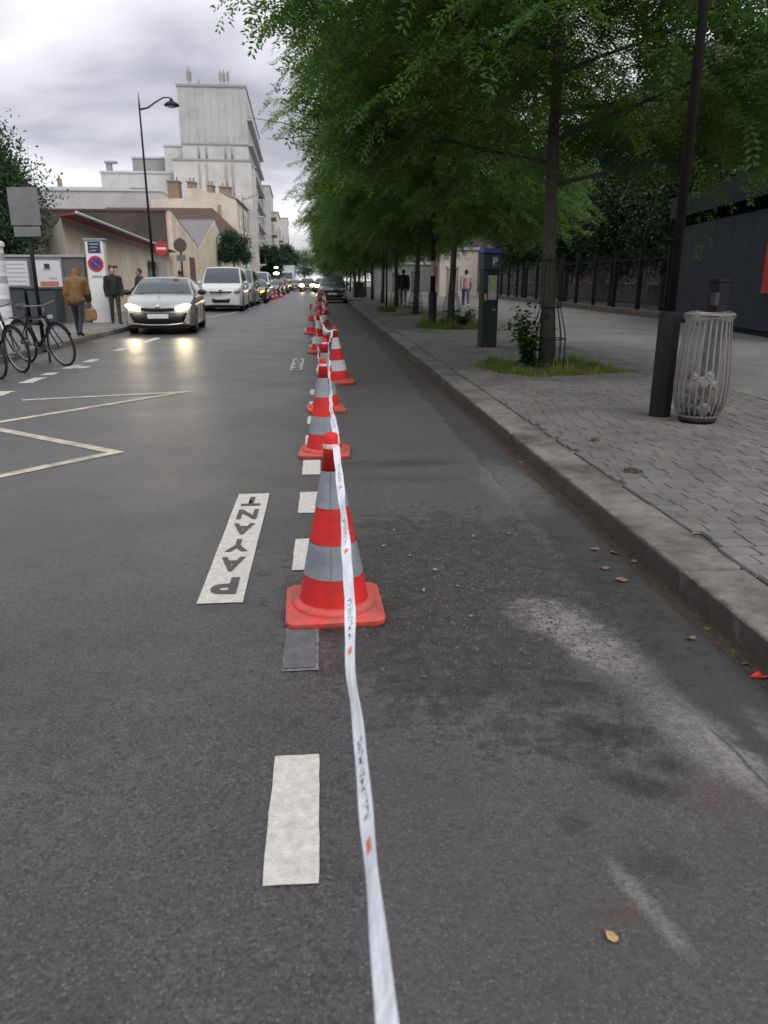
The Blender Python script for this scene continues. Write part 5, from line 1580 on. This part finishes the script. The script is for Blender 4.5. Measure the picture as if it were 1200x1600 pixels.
    def fpatch(nm, pts_fn, mm, par=t, out=.012, nx=13):
        b = MB(); us = np.linspace(-1, 1, nx)
        def fn(u, v):
            x, z = pts_fn(u, v); return (x, front(x, out), z)
        b.grid(fn, us, [0, .5, 1]); 
        o_ = b.build(nm, M[mm], par, smooth=True)
        so = o_.modifiers.new('s', 'SOLIDIFY'); so.thickness = .012; so.offset = 0
        return o_
    g0, g1, gw0, gw1 = sp['intake']
    gi = fpatch('lower_grille', lambda u, v: (u * (gw0 + (gw1 - gw0) * v), g0 + (g1 - g0) * v), 'black')
    if 'grille' in sp:
        a0, a1, aw0, aw1 = sp['grille']
        fpatch('upper_grille', lambda u, v: (u * (aw0 + (aw1 - aw0) * v), a0 + (a1 - a0) * v + .02 * abs(u)), 'black', out=.014)
    if sp.get('lip'):
        z = sp['lip']; fpatch('chrome_lip', lambda u, v: (u * gw0 * 1.12, z + .025 * v + .05 * abs(u) ** 3), 'chrome' if not dark else 'steel', out=.03)
    pz = sp['plate']
    b = MB(); b.box((0, -hl - .03, pz), (.52, .015, .11)); b.build('number_plate', M['white'], t, bevel=.004)
    b = MB(); b.ell((0, -hl - .02, sp['badge']), (.07, .02, .055)); b.build('badge', M['chrome'], t, smooth=True)
    hx, hz, hsx, hsz = sp['head']
    for s_ in (-1, 1):
        x = s_ * hx; yv = front(x, -.02)
        b = MB(); b.ell((0, 0, 0), (hsx, .10, hsz), None, 14, 8)
        hd = b.build('headlamp', M[lights] if lights else M['lens'], t, smooth=True); hd.location = (x, yv, hz); hd.rotation_euler = (R(-14), R(-s_ * sp.get('tilt', 12)), R(s_ * 22))
        b = MB(); b.ell((s_ * (hw + .10), y0 + .62, float(np.interp(y0, ty, tz)) + .06), (.11, .07, .075)); b.build('mirror', M['black'] if not sp.get('pmir') else M[paint], t, smooth=True)
        b = MB(); b.box((s_ * hw * .8, hl - .07, sp.get('tz', .8)), (.22, .08, .15)); b.build('tail_lamp', M['tail'], t, bevel=.02)
        for (yd) in sp.get('doors', ()):
            b = MB(); b.b2(s_ * (plan(yd) * 1.0 - .003), s_ * (plan(yd) * 1.0 + .004), yd, yd + .012, sill + .12, tz[3] - .08); b.build('door_seam', M['black'], t)
            b = MB(); b.box((s_ * (hw + .008), yd + .16 - .35, float(np.interp(yd, ty, tz)) - .16), (.025, .16, .03)); b.build('door_handle', M[paint], t)
    b = MB()
    for s_ in (-1, 1):
        p0, p1 = G_(y0 + .03, -.2 * s_ + .15, .02), G_(y0 + (y1 - y0) * .35, .35 * s_, .02)
    b.tube([G_(y0 + .02, -.05, .02), G_(y0 + (y1 - y0) * .12, .4, .018)], .008, 5); b.tube([G_(y0 + .02, -.45, .02), G_(y0 + (y1 - y0) * .12, -.02, .018)], .008, 5)
    b.build('wiper', M['black'], t)
    return t
HATCH = dict(L=4.37, W=1.79, H=1.43, fo=.90, ro=.80, R=.315, sill=.21,
             top=[(-2.185, .62), (-2.12, .71), (-1.95, .80), (-1.1, .98), (-.9, .99), (1.6, 1.02), (2.0, 1.0), (2.12, .92), (2.185, .7)],
             gh=(-1.12, -.28, 1.25, 1.98), side=[(-.72, -.02), (.04, .95), (1.0, 1.4)], intake=(.27, .55, .60, .72), grille=(.60, .665, .46, .56), lip=.24, plate=.47, badge=.70,
             head=(.62, .69, .22, .062), tilt=14, doors=(-.02, .98), tz=.85)
VAN = dict(L=4.85, W=1.90, H=1.94, fo=.85, ro=1.0, R=.33, sill=.24, roofw=.82,
           top=[(-2.425, .85), (-2.36, .98), (-2.2, 1.06), (-1.75, 1.22), (-1.6, 1.24), (1.9, 1.26), (2.3, 1.26), (2.40, 1.2), (2.425, 1.0)],
           gh=(-1.85, -1.0, 2.28, 2.40), side=[(-1.45, -.55), (-.45, .6)], intake=(.40, .56, .35, .42), grille=(.80, .86, .45, .50), lip=None, plate=.58, badge=.93,
           head=(.72, .90, .17, .10), tilt=20, doors=(-.5,), tz=1.2, pmir=True)
SUV = dict(L=4.12, W=1.78, H=1.57, fo=.86, ro=.70, R=.33, sill=.24,
           top=[(-2.06, .74), (-2.0, .86), (-1.85, .95), (-1.05, 1.06), (-.85, 1.07), (1.5, 1.09), (1.9, 1.07), (2.0, 1.0), (2.06, .75)],
           gh=(-1.12, -.35, 1.35, 1.92), side=[(-.75, -.05), (.02, .9), (.96, 1.45)], intake=(.34, .50, .55, .68), grille=(.66, .76, .45, .56), lip=.28, plate=.56, badge=.80,
           head=(.64, .80, .19, .06), tilt=10, doors=(-.02, .95), tz=.95)
LIT = dict(SUV); LIT['head'] = (.62, .80, .27, .15)
def V_(name, label, cat, y_front, x, sp, paint, rz=0, **k):
    return vehicle(name, label, cat, (x, y_front + sp['L'] / 2, 0), rz, sp, paint, **k)
toyo = V_('silver_car', 'silver hatchback with lit headlamps coming towards the camera', 'car', 20.2, -4.36, HATCH, 'silver', R(4), lights='head')
for s_ in (-1, 1):
    ld = bpy.data.lights.new('headlamp_beam', 'SPOT'); ld.energy = 30; ld.spot_size = R(70); ld.spot_blend = .9; ld.color = (1, .82, .5); ld.shadow_soft_size = .06
    lo = bpy.data.objects.new('headlamp_beam', ld); COL.objects.link(lo); lo.parent = toyo
    lo.location = (s_ * .62, -2.28, .69); lo.rotation_euler = (R(80), 0, R(180))
V_('white_van', 'white panel van parked behind the silver car', 'van', 35.4, -4.58, VAN, 'vanwhite', R(1))
V_('grey_van', 'pale grey van parked right behind the white panel van', 'van', 41.6, -4.56, VAN, 'vangrey', R(0))
V_('dark_car', 'dark car with amber lamps between the vans', 'car', 48.0, -4.35, HATCH, 'carblack', R(1), lights='amber')
VAN2 = dict(VAN); VAN2['H'] = 1.92; VAN2['L'] = 4.9
V_('white_minibus', 'white van beside the far traffic cones', 'van', 55.0, -4.65, VAN2, 'vanwhite', R(1))
V_('blue_car', 'dark blue car parked beyond the far cones', 'car', 67.0, -4.55, HATCH, 'carblue', R(1))
V_('blue_car', 'second dark blue car, parked behind the first one', 'car', 74.5, -4.55, HATCH, 'carblue', R(0))
V_('dark_car', 'small dark car parked before the white truck', 'car', 84.0, -4.5, SUV, 'cargrey', R(0))
V_('lit_car', 'far oncoming car with lit headlamps, left of two', 'car', 92, -1.75, LIT, 'carblack', R(0), lights='headfar')
V_('lit_car', 'far oncoming car with lit headlamps, right of two', 'car', 86, .05, LIT, 'carblack', R(0), lights='headfar')
V_('amber_car', 'far dark car with amber lamps beside the white truck', 'car', 104, -3.6, HATCH, 'carblack', R(0), lights='amber')
V_('grey_car', 'dark grey car parked against the right kerb', 'car', 47.9, .66, SUV, 'cargrey', R(-1), group='cars parked at the right kerb', dark=True)
# white truck far down the street
t = thing('white_truck', 'white box truck far down the left side of the street', 'truck', (-5.0, 112, 0))
b = MB(); b.b2(-1.1, 1.1, 1.7, 7, .9, 3.4); b.build('cargo_box', M['vanwhite'], t, bevel=.03)
b = MB(); b.prism([(-.9, .45), (1.6, .45), (1.6, 2.5), (-.2, 2.5), (-.75, 1.5), (-.95, 1.3)], 'X', -1.02, 1.02); cb_ = b.build('cab', M['vanwhite'], t, bevel=.05)
b = MB(); b.add([(-.9, -.765, 1.55), (.9, -.765, 1.55), (.85, -.26, 2.4), (-.85, -.26, 2.4)], [(0, 1, 2, 3)]); b.build('windscreen', M['glass'], t)
b = MB(); b.b2(-.95, .95, -.98, -.90, .5, .8); b.build('bumper', M['black'], t)
for yy in (.3, 5.3):
    for s_ in (-1, 1):
        b = MB(); b.lathe([(.45, -.14), (.45, .14)], c=(s_ * .92, yy, .45), n=18, axis='X'); b.build('wheel', M['tyre'], t)

# ------------------------------------------------------------------ people
def capsule(b, p0, p1, r0, r1, n=10):
    p0, p1 = Vector(p0), Vector(p1)
    d = p1 - p0; L_ = d.length
    if L_ < 1e-5: b.ell(p0, (r0, r0, r0), None, n, 8); return
    d.normalize()
    a = Vector((0, 0, 1)) if abs(d.z) < .9 else Vector((1, 0, 0))
    u = d.cross(a).normalized(); v = d.cross(u)
    pr_ = [(-r0 * math.cos(q), r0 * math.sin(q)) for q in (0.12, .6, 1.1, math.pi / 2)] + [(L_ + r1 * math.cos(q), r1 * math.sin(q)) for q in (math.pi / 2, 1.1, .6, .12)]
    o = len(b.v)
    for (s_, r_) in pr_:
        for k in range(n):
            an = 2 * math.pi * k / n
            b.v.append(tuple(p0 + d * s_ + (u * math.cos(an) + v * math.sin(an)) * r_))
    for i in range(len(pr_) - 1):
        for k in range(n):
            b.f.append((o + i * n + k, o + i * n + (k + 1) % n, o + (i + 1) * n + (k + 1) % n, o + (i + 1) * n + k))
    b.f.append(tuple(o + k for k in range(n))[::-1]); b.f.append(tuple(o + (len(pr_) - 1) * n + k for k in range(n)))
def remesh(b, name, m, parent, vox, it=4):
    me = b.mesh(name, None)
    o = bpy.data.objects.new(name, me); COL.objects.link(o)
    r_ = o.modifiers.new('r', 'REMESH'); r_.mode = 'VOXEL'; r_.voxel_size = vox
    s_ = o.modifiers.new('s', 'SMOOTH'); s_.factor = .5; s_.iterations = it
    dg = bpy.context.evaluated_depsgraph_get()
    me2 = bpy.data.meshes.new_from_object(o.evaluated_get(dg))
    bpy.data.objects.remove(o)
    me2.materials.clear(); me2.materials.append(m); me2.shade_smooth(); me2.name = name
    q = bpy.data.objects.new(name, me2); COL.objects.link(q); q.parent = parent
    return q
def person(label, loc, rz, h, stride, arms, top_m, leg_m, shoe_m, hair_m='hair', bulky=0, hood=False, head_tilt=0, hair_long=False, cap_m=None, stoop=0):
    """front of the figure is local -Y; arms: list of (swing, elbow) in radians for left (+x) and right (-x)"""
    t = thing('person', label, 'person', loc, rz, 'people on the pavements')
    k = h / 1.72; t.scale = (k, k, k)
    V3 = Vector
    hip = {1: V3((.095, 0, .90)), -1: V3((-.095, 0, .90))}
    knee, ank, toe = {}, {}, {}
    for s_ in (1, -1):
        a = stride * s_
        bend = .10 + (.5 * max(0, a) if a > 0 else .75 * max(0, -a))
        knee[s_] = hip[s_] + V3((.0, -math.sin(a) * .43, -math.cos(a) * .43))
        sh = a - (bend if a < 0 else bend * .4)
        ank[s_] = knee[s_] + V3((.005 * s_, -math.sin(sh) * .40, -math.cos(sh) * .40))
    low = min(ank[s_].z for s_ in (1, -1))
    dz = .075 - low
    for s_ in (1, -1):
        hip[s_].z += dz; knee[s_].z += dz; ank[s_].z += dz
        lift = (ank[s_].z - .075)
        toe[s_] = ank[s_] + V3((.02 * s_, -.17, -.045 - min(.08, lift * .9)))
    pz = hip[1].z
    lean = lambda z: V3((0, -stoop * (z - pz), 0))
    chest = V3((0, 0, pz + .40)) + lean(pz + .40); neck = V3((0, .01, pz + .54)) + lean(pz + .54)
    head = V3((0, -.02 - head_tilt * .06 - stoop * .1, pz + .70 - stoop * .08)) + lean(pz + .70)
    sh_ = {s_: V3((.185 * s_, .0, pz + .475)) + lean(pz + .475) for s_ in (1, -1)}
    el, wr = {}, {}
    for s_, (sw, eb) in zip((1, -1), arms):
        el[s_] = sh_[s_] + V3((.05 * s_, -math.sin(sw) * .28, -math.cos(sw) * .28))
        a2 = sw + eb
        wr[s_] = el[s_] + V3((-.01 * s_, -math.sin(a2) * .25, -math.cos(a2) * .25))
    b = MB()
    # head with nose, ears, jaw; neck; trunk; limbs: one continuous surface
    b.ell(head, (.078, .098, .118)); b.ell(head + V3((0, -.03, -.06)), (.055, .065, .06))
    capsule(b, head + V3((0, -.095, .005)), head + V3((0, -.108, -.022)), .009, .014, 6)
    for s_ in (1, -1): b.ell(head + V3((.08 * s_, .01, -.005)), (.012, .022, .032), None, 8, 6)
    capsule(b, neck - V3((0, 0, .04)), head + V3((0, .02, -.06)), .058, .052)
    b.ell((0, 0, pz + .02), (.155, .10, .12)); b.ell(chest * 1, (.165, .105, .17)); capsule(b, (0, 0, pz + .1), chest, .115, .12)
    capsule(b, sh_[1], sh_[-1], .065, .065)
    for s_ in (1, -1):
        capsule(b, hip[s_], knee[s_], .082, .056); capsule(b, knee[s_], ank[s_], .054, .038)
        capsule(b, ank[s_] + V3((0, .03, -.03)), toe[s_], .04, .032)
        capsule(b, sh_[s_], el[s_], .052, .041); capsule(b, el[s_], wr[s_], .040, .028)
        d = (wr[s_] - el[s_]).normalized()
        palm = wr[s_] + d * .055
        sd_ = V3((0, -1, 0)) - d * d.dot(V3((0, -1, 0))); sd_ = sd_.normalized() if sd_.length > .1 else V3((1, 0, 0))
        inn = V3((-s_, 0, 0))
        capsule(b, wr[s_], palm, .026, .030)
        for f, (o_, l_) in enumerate(((-.030, .058), (-.010, .070), (.010, .074), (.030, .066))):
            p0 = palm + sd_ * o_ + d * .02; p1 = p0 + d * l_ * .55 + inn * .008; p2 = p1 + d * l_ * .4 + inn * .022
            capsule(b, p0, p1, .0105, .010, 6); capsule(b, p1, p2, .010, .009, 6)
        p0 = wr[s_] + d * .025 + sd_ * .02; p1 = p0 + sd_ * .035 + d * .028; p2 = p1 + sd_ * .006 + d * .03
        capsule(b, p0, p1, .013, .012, 6); capsule(b, p1, p2, .012, .010, 6)
    body = remesh(b, 'body', M['skin'], t, .011, 3)
    for s_ in (1, -1):
        e_ = MB(); e_.ell(head + V3((.031 * s_, -.093, .012)), (.011, .008, .007), None, 8, 6); e_.build('eye', M['ink'], t, smooth=True)
    # jacket or shirt
    b = MB(); g = .018 + bulky
    b.ell(chest * 1, (.165 + g, .105 + g, .17 + g)); capsule(b, (0, 0, pz + .05), chest, .128 + g, .12 + g)
    b.ell((0, 0, pz + .03), (.16 + g, .105 + g, .12)); capsule(b, sh_[1], sh_[-1], .067 + g, .067 + g); capsule(b, chest + V3((0, 0, .1)), neck, .07, .062 + bulky * .4)
    for s_ in (1, -1): capsule(b, sh_[s_], el[s_], .056 + g, .046 + g); capsule(b, el[s_], wr[s_] - (wr[s_] - el[s_]) * .04, .046 + g, .034 + g * .8)
    if hood:
        b.ell(head + V3((0, .045, -.01)), (.115, .105, .14)); capsule(b, neck, head + V3((0, .05, -.05)), .10, .10)
    remesh(b, 'jacket', M[top_m], t, .014, 4)
    b = MB(); b.ell((0, 0, pz + .0), (.165, .11, .115))
    for s_ in (1, -1): capsule(b, hip[s_], knee[s_], .094, .066); capsule(b, knee[s_], ank[s_] + V3((0, 0, .02)), .066, .055)
    remesh(b, 'trousers', M[leg_m], t, .014, 3)
    for s_ in (1, -1):
        b = MB(); capsule(b, ank[s_] + V3((0, .035, -.032)), toe[s_], .046, .038); capsule(b, ank[s_] + V3((0, .02, .0)), ank[s_] + V3((0, 0, -.03)), .05, .05)
        remesh(b, 'shoe', M[shoe_m], t, .014, 2)
    b = MB(); b.ell(head + V3((0, .022, .028)), (.088, .098, .112))
    if hair_long: capsule(b, head + V3((0, .06, 0)), neck + V3((0, .06, -.02)), .075, .05)
    hr = remesh(b, 'hair', M[cap_m or hair_m], t, .014, 2)
    t['hand'] = 0; del t['hand']
    return t, wr, k
pA, wrA, kA = person('person in bulky brown hooded jacket and dark jeans walking away', (-5.62, 18.35, KH), R(182), 1.52, .30, ((-.15, .35), (.25, .5)), 'jacket_brown', 'jeans', 'shoe', bulky=.045, hood=True, head_tilt=1, stoop=.16)
# tan bag held in the walker's hand
hx_ = pA.matrix_basis if False else None
def hand_world(root, wr, k, side):
    a = root.rotation_euler.z; p = wr[side] * k
    return Vector((root.location.x + p.x * math.cos(a) - p.y * math.sin(a), root.location.y + p.x * math.sin(a) + p.y * math.cos(a), root.location.z + p.z))
def bag(name, label, hw_, w_, h_, d_, m, rz):
    t = thing(name, label, 'bag', (hw_.x, hw_.y, hw_.z - .06), rz)
    b = MB(); n = 10
    b.prism([(-w_ * .42, -.14 - h_), (w_ * .42, -.14 - h_), (w_ * .5, -.14 - h_ * .5), (w_ * .42, -.14), (-w_ * .42, -.14), (-w_ * .5, -.14 - h_ * .5)], 'Y', -d_ / 2, d_ / 2); b.build('sack', m, t, bevel=.03)
    for s_ in (-1, 1):
        b = MB(); b.tube([(-w_ * .25, s_ * d_ * .3, -.15), (-w_ * .12, s_ * .01, -.01), (0, s_ * .008, .005), (w_ * .12, s_ * .01, -.01), (w_ * .25, s_ * d_ * .3, -.15)], .008, 6); b.build('handle', m, t, smooth=True)
bag('carrier_bag', 'tan carrier bag in the brown-jacketed walker hand', hand_world(pA, wrA, kA, -1), .30, .27, .14, M['bag'], .4)
person('person in black jacket standing beside the gate pillar', (-6.12, 23.55, KH), R(20), 1.60, .12, ((.1, .25), (-.1, .3)), 'cloth_black', 'cloth_green', 'shoe', bulky=.015)
person('person in dark green jacket behind the silver car', (-5.72, 25.2, KH), R(-60), 1.58, .1, ((.35, .9), (.2, .6)), 'cloth_green', 'cloth_black', 'shoe', bulky=.02)
person('person in dark clothes half hidden between silver car and white van', (-5.95, 33.6, KH), R(160), 1.62, .2, ((.2, .3), (-.2, .3)), 'cloth_black', 'jeans', 'shoe', bulky=.02)
person('person in pink top and blue jeans walking away on the right pavement', (6.72, 36.2, KH), R(176), 1.72, .32, ((-.3, .25), (.3, .3)), 'pink', 'jeans_blue', 'shoe_w', bulky=.012)
pB, wrB, kB = person('person in black top and grey trousers walking among the trunks', (3.92, 37.6, KH), R(170), 1.76, .34, ((.3, .3), (-.25, .3)), 'cloth_black', 'cloth_grey', 'shoe_w', bulky=.02)
bag('shopping_bag', 'small white bag carried by the man among the trunks', hand_world(pB, wrB, kB, 1), .26, .26, .12, M['white'], .2)

# ------------------------------------------------------------------ bicycles
def bicycle(label, loc, rz, lean):
    t = thing('bicycle', label, 'bicycle', loc, rz, 'bicycles parked at the left kerb')
    t.rotation_euler = (lean, 0, rz)          # rolls along local X, leans about it
    wb, r_ = 1.06, .335
    wheels = {}
    for nm, x in (('front', wb / 2), ('rear', -wb / 2)):
        b = MB(); b.tube([(x + math.cos(a) * r_, 0, r_ + .01 + math.sin(a) * r_) for a in np.linspace(0, 2 * math.pi, 41)], .019, 8, cap=False); wl = b.build('tyre', M['tyre'], t, smooth=True)
        b = MB(); b.tube([(x + math.cos(a) * (r_ - .024), 0, r_ + .01 + math.sin(a) * (r_ - .024)) for a in np.linspace(0, 2 * math.pi, 41)], .010, 6, cap=False); b.build('rim', M['rim'], wl, smooth=True)
        b = MB()
        for k in range(24):
            a = k * 2 * math.pi / 24
            b.tube([(x + math.cos(a + .5) * .02, .02 * (-1) ** k, r_ + .01 + math.sin(a + .5) * .02), (x + math.cos(a) * (r_ - .03), 0, r_ + .01 + math.sin(a) * (r_ - .03))], .0018, 4)
        b.build('spokes', M['steel'], wl)
        b = MB(); b.tube([(x, -.04, r_ + .01), (x, .04, r_ + .01)], .022, 10); b.build('hub', M['steel'], wl, smooth=True)
        b = MB(); b.tube([(x + math.cos(a) * (r_ + .035), 0, r_ + .01 + math.sin(a) * (r_ + .035)) for a in np.linspace(.5 if nm == 'front' else .1, 2.6 if nm == 'front' else 2.9, 18)], .018, 6); b.build('mudguard', M['iron'], t, smooth=True)
    F_, Rr = (wb / 2, 0, r_ + .01), (-wb / 2, 0, r_ + .01)
    bb, st, hd0, hd1 = (-.10, 0, .29), (-.25, 0, .82), (.36, 0, .62), (.31, 0, .84)
    b = MB(); b.tube([bb, st], .017, 8); b.tube([bb, hd0], .019, 8); b.tube([(-.235, 0, .76), (.32, 0, .79)], .017, 8); b.tube([hd0, hd1], .021, 8)
    for s_ in (-1, 1): b.tube([bb, (Rr[0], s_ * .05, Rr[2])], .010, 6); b.tube([(-.235, 0, .76), (Rr[0], s_ * .05, Rr[2])], .009, 6)
    b.build('frame', M['iron'], t, smooth=True)
    b = MB()
    for s_ in (-1, 1): b.tube([(.36, s_ * .03, .62), (.40, s_ * .045, .52), (F_[0], s_ * .05, F_[2])], .012, 6)
    b.tube([(.36, -.05, .62), (.36, .05, .62)], .016, 6); b.build('fork', M['iron'], t, smooth=True)
    b = MB(); b.tube([(.31, 0, .83), (.30, 0, .96)], .014, 8); b.tube([(.18, -.29, 1.0), (.28, -.22, 1.0), (.32, 0, .97), (.28, .22, 1.0), (.18, .29, 1.0)], .012, 8); hb = b.build('handlebar', M['steel'], t, smooth=True)
    for s_ in (-1, 1):
        b = MB(); b.tube([(.18, s_ * .29, 1.0), (.08, s_ * .31, .99)], .017, 8); b.build('grip', M['black'], hb, smooth=True)
    b = MB(); b.tube([st, (-.275, 0, .93)], .013, 8); b.build('seat_post', M['steel'], t, smooth=True)
    b = MB(); b.ell((-.31, 0, .96), (.13, .08, .035)); b.ell((-.20, 0, .955), (.12, .035, .025)); b.build('saddle', M['black'], t, smooth=True)
    b = MB(); b.lathe([(.02, -.004), (.09, -.004), (.09, .004), (.02, .004)], c=(-.10, .06, .29), n=20, axis='Y'); b.build('chainring', M['steel'], t)
    for s_ in (-1, 1):
        b = MB(); b.tube([(-.10, s_ * .07, .29), (-.10 + s_ * .12, s_ * .09, .29 - s_ * .11)], .010, 6); b.box((-.10 + s_ * .12, s_ * .13, .29 - s_ * .11), (.09, .08, .02)); b.build('pedal_crank', M['steel'], t)
    b = MB(); b.box((.43, 0, .80), (.06, .06, .05)); b.build('front_light', M['lens'], t)
    b = MB(); b.box((-wb / 2 - .02, 0, r_ + .42), (.32, .11, .012)); b.build('carrier', M['iron'], t)
    return t
bicycle('dark bicycle at the left kerb, front wheel towards the road', (-4.66, 13.25, 0), R(-38), R(9))
bicycle('dark bicycle next to the sign pole, cut by the left image edge', (-5.0, 12.35, 0), R(-42), R(7))
bicycle('dark bicycle standing nearest the camera at the left image edge', (-5.05, 11.55, 0), R(-40), R(8))
t = thing('bike_rack', 'low metal hoop rack holding the bicycles', 'bike rack', (-5.2, 12.9, 0), R(52))
for k in range(3):
    b = MB(); x = -.8 + k * .8
    b.tube([(x, 0, 0), (x, 0, .62), (x, .08, .72), (x, .52, .72), (x, .6, .62), (x, .6, 0)], .022, 8); b.build('hoop', M['steel'], t, smooth=True)

# ------------------------------------------------------------------ litter on the road
def litter(nm, label, x, y, z, s_, m, cat, grp):
    b = MB()
    n = 7; rz = rnd.uniform(0, 6.28)
    pts = [(math.cos(a) * s_ * (1.0 if i % 2 else .75), math.sin(a) * s_ * .55 * (1 if i % 2 else .8), rnd.uniform(.002, .012)) for i, a in enumerate(np.linspace(0, 2 * math.pi, n, endpoint=False))]
    b.add(pts + [(0, 0, .004)], [(i, (i + 1) % n, n) for i in range(n)])
    o = b.build(nm, m, None, fix=False); o.location = (x, y, z + .004); o.rotation_euler = (rnd.uniform(-.2, .2), rnd.uniform(-.2, .2), rz)
    so = o.modifiers.new('s', 'SOLIDIFY'); so.thickness = .002
    tag(o, label, cat, grp)
def px(x, y):
    f_, H_ = 1170., 1.35
    yw, pt = R(4.528), R(17.192)
    f = Vector((math.sin(yw) * math.cos(pt), math.cos(yw) * math.cos(pt), -math.sin(pt))); r_ = Vector((math.cos(yw), -math.sin(yw), 0)); u = r_.cross(f)
    d = (x - 600) / f_ * r_ - (y - 800) / f_ * u + f
    return d * (-H_ / d.z)
for (x, y, s_) in ((945, 890, .030), (972, 908, .042), (958, 865, .03), (1080, 1000, .025), (1130, 1000, .03), (990, 880, .028), (815, 725, .03), (930, 860, .03), (1150, 1020, .035), (1170, 1040, .03), (1105, 985, .022)):
    p = px(x, y); litter('dry_leaf', 'dry brown leaf lying in the kerb channel', p.x, p.y, 0, s_, M['dryleaf'], 'leaf', 'dry leaves in the kerb channel')
for (x, y, s_) in ((680, 893, .014), (662, 925, .012), (715, 918, .014), (640, 870, .010), (740, 840, .011), (795, 835, .012), (735, 965, .010), (615, 830, .010), (1032, 912, .016), (600, 855, .014)):
    p = px(x, y); litter('litter_scrap', 'tiny pale scrap on the dark broken asphalt', p.x, p.y, 0, s_, M['butt'], 'litter', 'pale scraps on the asphalt')
p = px(955, 1468); litter('orange_leaf', 'small tan leaf on the asphalt at lower right', p.x, p.y, 0, .018, mat('tan_leaf', (.42, .27, .13), .8), 'leaf', None)
p = px(406, 866); litter('litter_scrap', 'tiny pale scrap right of the PAYANT marking', p.x, p.y, 0, .012, M['butt'], 'litter', None)
p = px(1192, 1058); litter('red_scrap', 'bright red scrap in the channel at the right edge', p.x, p.y, 0, .05, M['red'], 'litter', None)
